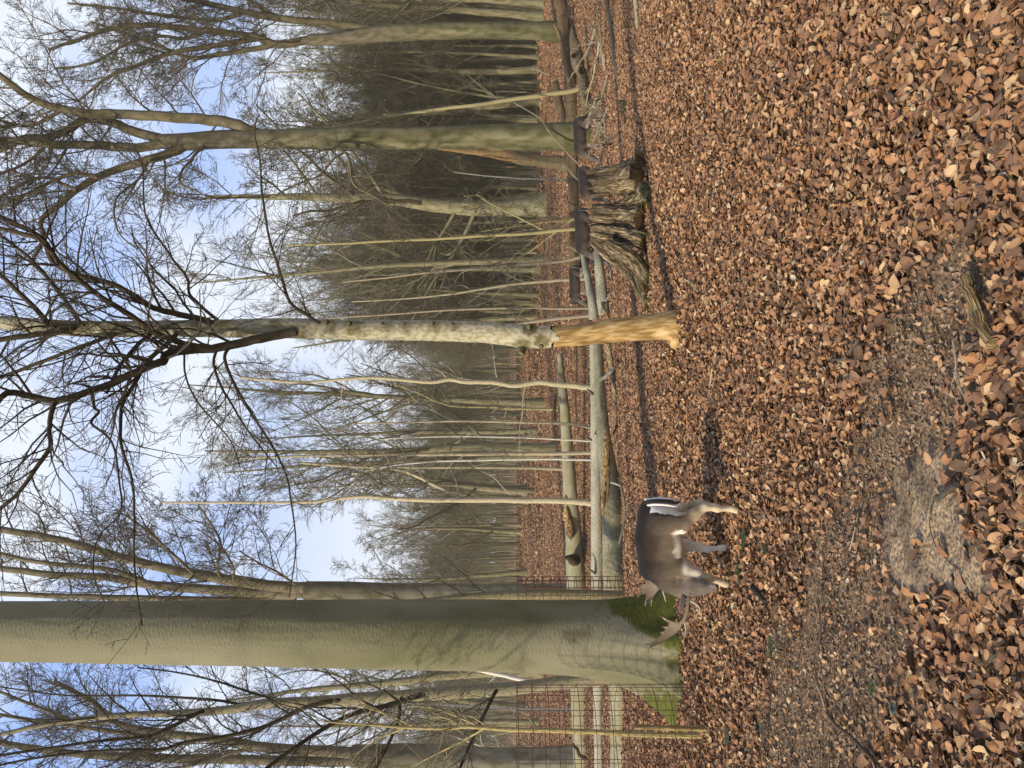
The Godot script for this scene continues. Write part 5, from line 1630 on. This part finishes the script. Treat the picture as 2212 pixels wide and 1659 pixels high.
# a smaller deer in its own axes: heading -x, feet at y 0
func doe_mesh(down: bool) -> ArrayMesh:
	var b := []
	var V := func(x: float, y: float, z: float) -> Vector3: return Vector3(x, y, z)
	b.append([V.call(0.3, 0.66, 0), V.call(0.0, 0.63, 0), 0.12, 0.125])
	b.append([V.call(0.0, 0.63, 0), V.call(-0.32, 0.64, 0), 0.125, 0.12])
	b.append([V.call(0.05, 0.57, 0), V.call(-0.28, 0.57, 0), 0.12, 0.115])
	b.append([V.call(0.34, 0.66, 0), V.call(0.36, 0.58, 0), 0.1, 0.09])
	for s in [-1.0, 1.0]:
		var z: float = 0.075 * s
		var st: float = 0.06 * s
		b.append([V.call(0.3, 0.6, z * 0.8), V.call(0.22, 0.46, z), 0.1, 0.062])
		b.append([V.call(0.22, 0.46, z), V.call(0.36 + st, 0.27, z), 0.055, 0.026])
		b.append([V.call(0.36 + st, 0.27, z), V.call(0.32 + st, 0.07, z), 0.021, 0.016])
		b.append([V.call(0.32 + st, 0.07, z), V.call(0.29 + st, 0.01, z), 0.018, 0.013])
		b.append([V.call(-0.3, 0.58, z * 0.9), V.call(-0.27, 0.42, z), 0.085, 0.045])
		b.append([V.call(-0.27, 0.42, z), V.call(-0.29 - st, 0.23, z), 0.036, 0.022])
		b.append([V.call(-0.29 - st, 0.23, z), V.call(-0.28 - st, 0.06, z), 0.019, 0.015])
		b.append([V.call(-0.28 - st, 0.06, z), V.call(-0.31 - st, 0.01, z), 0.017, 0.012])
	if down:
		b.append([V.call(-0.36, 0.64, 0), V.call(-0.52, 0.42, 0.02), 0.095, 0.062])
		b.append([V.call(-0.52, 0.42, 0.02), V.call(-0.58, 0.32, 0.03), 0.06, 0.058])
		b.append([V.call(-0.58, 0.32, 0.03), V.call(-0.66, 0.14, 0.04), 0.055, 0.03])
		b.append([V.call(-0.66, 0.14, 0.04), V.call(-0.68, 0.1, 0.04), 0.028, 0.022])
	else:
		b.append([V.call(-0.36, 0.66, 0), V.call(-0.52, 0.86, 0.0), 0.09, 0.055])
		b.append([V.call(-0.52, 0.86, 0.0), V.call(-0.6, 0.88, 0.0), 0.055, 0.05])
		b.append([V.call(-0.6, 0.88, 0.0), V.call(-0.76, 0.8, 0.0), 0.046, 0.024])
	var cf := func(p: Vector3, nn: Vector3) -> Color:
		var n := rough.get_noise_3d(p.x * 9.0, p.y * 9.0, p.z * 9.0)
		var c := Color(0.024, 0.019, 0.016).lerp(Color(0.085, 0.065, 0.052), smoothstep(0.74, 0.55, p.y + 0.06 * n))
		c = c.lerp(Color(0.5, 0.42, 0.33), smoothstep(0.5, 0.44, p.y + 0.05 * n) * (1.0 if absf(p.x) < 0.3 else 0.25))
		c = c.lerp(Color(0.36, 0.28, 0.2), smoothstep(0.36, 0.2, p.y) * (1.0 if p.x > -0.45 else 0.0))
		if p.x > 0.385 and p.y < 0.7:
			c = Color(0.75, 0.71, 0.64) if absf(p.z) > 0.018 and absf(p.z) < 0.075 else Color(0.03, 0.024, 0.02)
		if p.x < -0.42 and p.y < 0.5:
			c = Color(0.13, 0.105, 0.085)
		return c * (1.0 + 0.2 * n)
	return skin(b, 0.014, cf, 75.0)

func does() -> void:
	var mesh := doe_mesh(true)
	var mesh_up := doe_mesh(false)
	for e in [
		[1303, 293, 13.3, 0.15, 0.98, true, "dark doe grazing head down before the foot of the heavy three-limbed beech", false],
		[1313, 392, 12.6, 0.55, 0.9, true, "dark deer with white rump standing behind the right side of the stump", false],
		[1318, 500, 12.4, 0.12, 1.0, true, "brown doe stepping behind the stump's long buttress, head low", false],
		[1306, 612, 14.6, 0.0, 0.95, true, "dark deer behind the pale grey logs, left of the stump", false],
		[1306, 545, 14.8, -0.4, 0.85, false, "dark deer resting low beyond the doe at the stump", true]]:
		var p := pt(e[0], e[1], e[2])
		p.y = gy(p.x, p.z) - (0.3 if e[7] else 0.0)
		var t := thing("fallow_deer", e[6], "deer", p, "")
		t.rotation.y = e[3]
		t.scale = Vector3.ONE * float(e[4]) * 1.3
		part("body", mesh if e[5] else mesh_up, M.fur, t, false)
		var b := Buf.new()
		b.tube(PackedVector3Array([Vector3(0.42, 0.68, 0), Vector3(0.47, 0.62, 0), Vector3(0.475, 0.52, 0), Vector3(0.46, 0.46, 0)]), PackedFloat32Array([0.014, 0.022, 0.02, 0.006]), 7, Color(0.03, 0.024, 0.02))
		part("tail", b.mesh(), M.fur, t, false)
		for s in [-1.0, 1.0]:
			var c := Buf.new()
			var o := Vector3(-0.55, 0.36, 0.02) if e[5] else Vector3(-0.54, 0.92, 0.0)
			shell(c, PackedVector3Array([o + Vector3(0, 0.02, 0.04 * s), o + Vector3(0.03, 0.04, 0.09 * s), o + Vector3(0.06, 0.05, 0.14 * s), o + Vector3(0.08, 0.05, 0.17 * s)]), PackedFloat32Array([0.015, 0.03, 0.025, 0.003]), 9, func(ss, an, along): return 0.4 + 0.6 * absf(cos(an)), func(ss, an, along, q): return Color(0.14, 0.11, 0.09))
			part("ear", c.mesh(), M.fur, t, false)

# ---------------------------------------------------------------- small things on the ground
func lying(vy: Array, w0: float, w1: float, lift: float) -> Array:      # a line that lies on the ground
	var p := PackedVector3Array()
	var r := PackedFloat32Array()
	for i in vy.size():
		var t := float(i) / (vy.size() - 1)
		var d := gdist(vy[i][0])
		var rad := px(lerpf(w0, w1, t), d) * 0.5
		p.append(on_ground(vy[i][0], vy[i][1], rad + lift))
		r.append(rad)
	return smooth(p, r, 4, 0.25)

func sticks() -> void:
	for e in [
		["forked pale stick lying on the leaves below the stripped beech", [[1492, 603], [1507, 615], [1520, 634], [1533, 655], [1545, 688]], 6, 4, Color(0.52, 0.4, 0.22), [[[1530, 652], [1536, 645], [1543, 640]]]],
		["thin pale curved stick lying left of the forked pale stick", [[1556, 762], [1548, 790], [1543, 815], [1541, 845], [1549, 868]], 5, 4, Color(0.56, 0.44, 0.26), []],
		["short pale stick lying on the leaves between huge beech and trodden earth", [[1570, 1476], [1576, 1440], [1582, 1410]], 3.5, 2.5, Color(0.55, 0.43, 0.25), []],
		["half rotten pale and black stick at the bottom edge", [[2118, 598], [2130, 630], [2142, 670], [2156, 705], [2180, 742]], 26, 30, Color(0.4, 0.32, 0.18), []],
		["thin forked twig left of the half rotten stick", [[2078, 735], [2084, 775], [2083, 805], [2095, 850], [2122, 900]], 5, 3.5, Color(0.36, 0.29, 0.2), [[[2084, 800], [2076, 822], [2072, 830]]]],
		["curved twig close against the half rotten stick", [[2106, 775], [2112, 755], [2128, 742], [2144, 740]], 9, 6, Color(0.22, 0.17, 0.12), []],
		["dark bent stick with two arms lying on the trodden earth", [[1877, 733], [1862, 750], [1846, 766], [1834, 776], [1818, 775], [1812, 780]], 9, 7, Color(0.13, 0.1, 0.075), [[[1834, 776], [1848, 776], [1864, 777]]]],
		["thin dark twig with pale tip in the leaves right of the bent stick", [[1925, 688], [1945, 690], [1962, 697]], 5, 4, Color(0.15, 0.12, 0.07), []],
		["thick dark broken stick above the sandy patch", [[2048, 1080], [2070, 1062], [2092, 1048]], 14, 13, Color(0.1, 0.085, 0.06), []],
		["fine dark rootlet curving over the sandy patch", [[2033, 1090], [2028, 1138], [2044, 1187], [2081, 1224], [2109, 1236]], 2.2, 1.6, Color(0.075, 0.055, 0.04), []],
		["pale straw lying at the upper edge of the sandy patch", [[1847, 1188], [1855, 1150], [1862, 1108]], 2.2, 1.8, Color(0.62, 0.5, 0.3), []],
		["dark thin root half buried along the trodden earth", [[1774, 1298], [1783, 1367], [1773, 1426], [1782, 1484]], 5, 4, Color(0.11, 0.085, 0.06), []],
		["short pale stick end on the trodden earth at left", [[1780, 1484], [1788, 1508], [1793, 1528]], 5, 4, Color(0.42, 0.33, 0.2), []],
		["long dark branch lying down the trodden earth at the left edge", [[1800, 1542], [1822, 1568], [1852, 1590], [1884, 1625], [1912, 1655], [1930, 1680]], 7, 9, Color(0.12, 0.085, 0.06), []],
		["thin grey twig lying across the dry earth below the sandy patch", [[1985, 1300], [2040, 1325], [2080, 1350]], 2.5, 2, Color(0.36, 0.31, 0.23), []],
		["thin twig with side shoots left of the fir tips at the bottom", [[1920, 1505], [1950, 1550], [1975, 1600]], 3, 2, Color(0.2, 0.15, 0.1), []],
		["small dark twig among the leaves right of the stump's front", [[1470, 300], [1476, 330], [1474, 352]], 3, 2.5, Color(0.14, 0.1, 0.07), []],
		["dark twig lying in shade at the right of the trodden earth", [[1945, 545], [1962, 560], [1985, 590]], 5, 4, Color(0.14, 0.11, 0.08), []],
		["pale thin root running along the foot of the near log", [[1360, 905], [1340, 935], [1336, 985], [1340, 1020], [1345, 1050]], 3, 2, Color(0.5, 0.4, 0.26), []],
		["small dark stick beside the buck's forefeet", [[1538, 1370], [1545, 1350], [1549, 1330]], 5, 5, Color(0.06, 0.05, 0.04), []],
		["blackish wet clump of bark left of the fir tips under the buck", [[1640, 1270], [1655, 1285], [1662, 1300]], 12, 9, Color(0.05, 0.042, 0.035), []]]:
		var l := lying(e[1], e[2], e[3], 0.018)
		var t := thing("fallen_stick", e[0], "stick", (l[0] as PackedVector3Array)[0])
		var b := Buf.new()
		b.tube(l[0], l[1], 8, e[4], true)
		part("wood", b.mesh(), M.rotten if e[2] > 20 else M.bark, t)
		for q in e[5]:
			var l2 := lying(q, e[3], e[3] * 0.5, 0.02)
			var b2 := Buf.new()
			b2.tube(l2[0], l2[1], 6, e[4], true)
			part("side_twig", b2.mesh(), M.bark, t)

func sprig(label: String, v: float, y: float, ln: float, turn: float, col: Color) -> void:
	var at := on_ground(v, y, 0.035)
	var t := thing("fir_sprig", label, "fir sprig", at)
	var sb := Buf.new()
	var nb := Buf.new()
	var dir := Vector3(cos(turn), 0, sin(turn))
	var side := Vector3(-dir.z, 0, dir.x)
	for arm in [[0.0, 0.0, 1.0], [0.25, 0.7, 0.55], [0.3, -0.7, 0.55], [0.55, 0.7, 0.4], [0.6, -0.7, 0.4]]:
		var o: Vector3 = at + dir * ln * float(arm[0])
		var d: Vector3 = (dir * cos(arm[1]) + side * sin(arm[1])).normalized()
		var s: Vector3 = Vector3(-d.z, 0, d.x)
		var al: float = ln * float(arm[2])
		var pts := PackedVector3Array()
		for i in 5:
			pts.append(o + d * al * i / 4.0 + Vector3(0, 0.012 * sin(i * 0.8), 0))
		sb.twig(pts, 0.0022, 0.001, Color(0.14, 0.09, 0.05), 4)
		var n := int(al / 0.0035)
		for i in n:
			var q: Vector3 = pts[0].lerp(pts[4], float(i) / n) + Vector3(0, 0.006, 0)
			for sg in [-1.0, 1.0]:
				var e: Vector3 = q + (s * sg * rnd(0.7, 1.0) + d * 0.55 + Vector3(0, rnd(-0.1, 0.35), 0)) * 0.021 * (1.0 - 0.35 * i / n)
				nb.twig(PackedVector3Array([q, e]), 0.0013, 0.0007, col * rnd(0.7, 1.4), 3)
	part("stem", sb.mesh(), M.bark, t)
	var nm := part("needles", nb.mesh(), M.fir, t)
	nm.set_meta("kind", "stuff")

func small_things() -> void:
	sticks()
	var gr := Color(0.035, 0.085, 0.035)
	sprig("upper green fir sprig lying just behind the buck's hoofs", 1622, 1195, 0.17, 0.3, gr)
	sprig("green fir sprig left of the upper one, by the buck's forefoot", 1612, 1262, 0.15, -0.3, gr)
	sprig("small dull fir tip nearer than the two under the buck", 1668, 1200, 0.09, 0.6, gr * 0.8)
	sprig("green fir sprig by itself at the edge of the trodden earth", 1676, 1420, 0.14, 0.2, gr)
	sprig("grey green fir sprig at the foot of the caged sapling", 1578, 1612, 0.16, 0.4, Color(0.07, 0.1, 0.06))
	sprig("pale faded fir tip nearer than the cage", 1663, 1600, 0.1, -0.5, Color(0.1, 0.13, 0.09))
	sprig("yellow green fir tip on the trodden earth at lower left", 1905, 1505, 0.075, 0.2, Color(0.06, 0.11, 0.035))
	sprig("bluish fir tip left of the yellow green one at lower left", 1948, 1530, 0.06, 1.2, Color(0.08, 0.12, 0.1))
	for e in [["flat moss strip on the ground in front of the near log", 1352, 960, 90.0, 5.0], ["mossy hump on the ground at the right root of the huge beech", 1440, 1240, 30.0, 5.0], ["small moss tuft beside the stripped beech's foot", 1470, 760, 14.0, 6.0], ["moss on the tip of the left root of the huge beech", 1500, 1560, 40.0, 8.0], ["moss tuft on the left foot of the stripped beech", 1474, 690, 20.0, 6.0]]:
		var c := on_ground(e[1], e[2])
		var t := thing("moss_patch", e[0], "moss", c)
		moss_pad(t, "moss", c, px(e[3], gdist(e[1])), px(e[4], gdist(e[1])))
		(t.get_child(0) as Node3D).position = -t.position
	var w := thing("white_feather", "tiny white fluff lying on the leaves below the forked pale stick", "feather", on_ground(1552, 697, 0.02))
	var b := Buf.new()
	b.tube(PackedVector3Array([Vector3(-0.012, 0, 0), Vector3(0, 0.006, 0), Vector3(0.012, 0, 0.004)]), PackedFloat32Array([0.002, 0.008, 0.002]), 6, Color(0.8, 0.78, 0.74), true)
	part("down", b.mesh(), M.fur, w, false)

func _ready() -> void:
	rng.seed = 20240311
	hills.noise_type = FastNoiseLite.TYPE_SIMPLEX_SMOOTH
	hills.frequency = 0.06
	hills.seed = 4
	rough.noise_type = FastNoiseLite.TYPE_SIMPLEX_SMOOTH
	rough.frequency = 0.8
	rough.fractal_octaves = 3
	rough.seed = 9
	camera_and_light()
	materials()
	var earth := ground()
	big_beech()
	pale_tree()
	right_beeches()
	left_trees()
	stems()
	the_wood()
	logs()
	stump()
	guards()
	buck()
	does()
	small_things()
	leaves(earth)
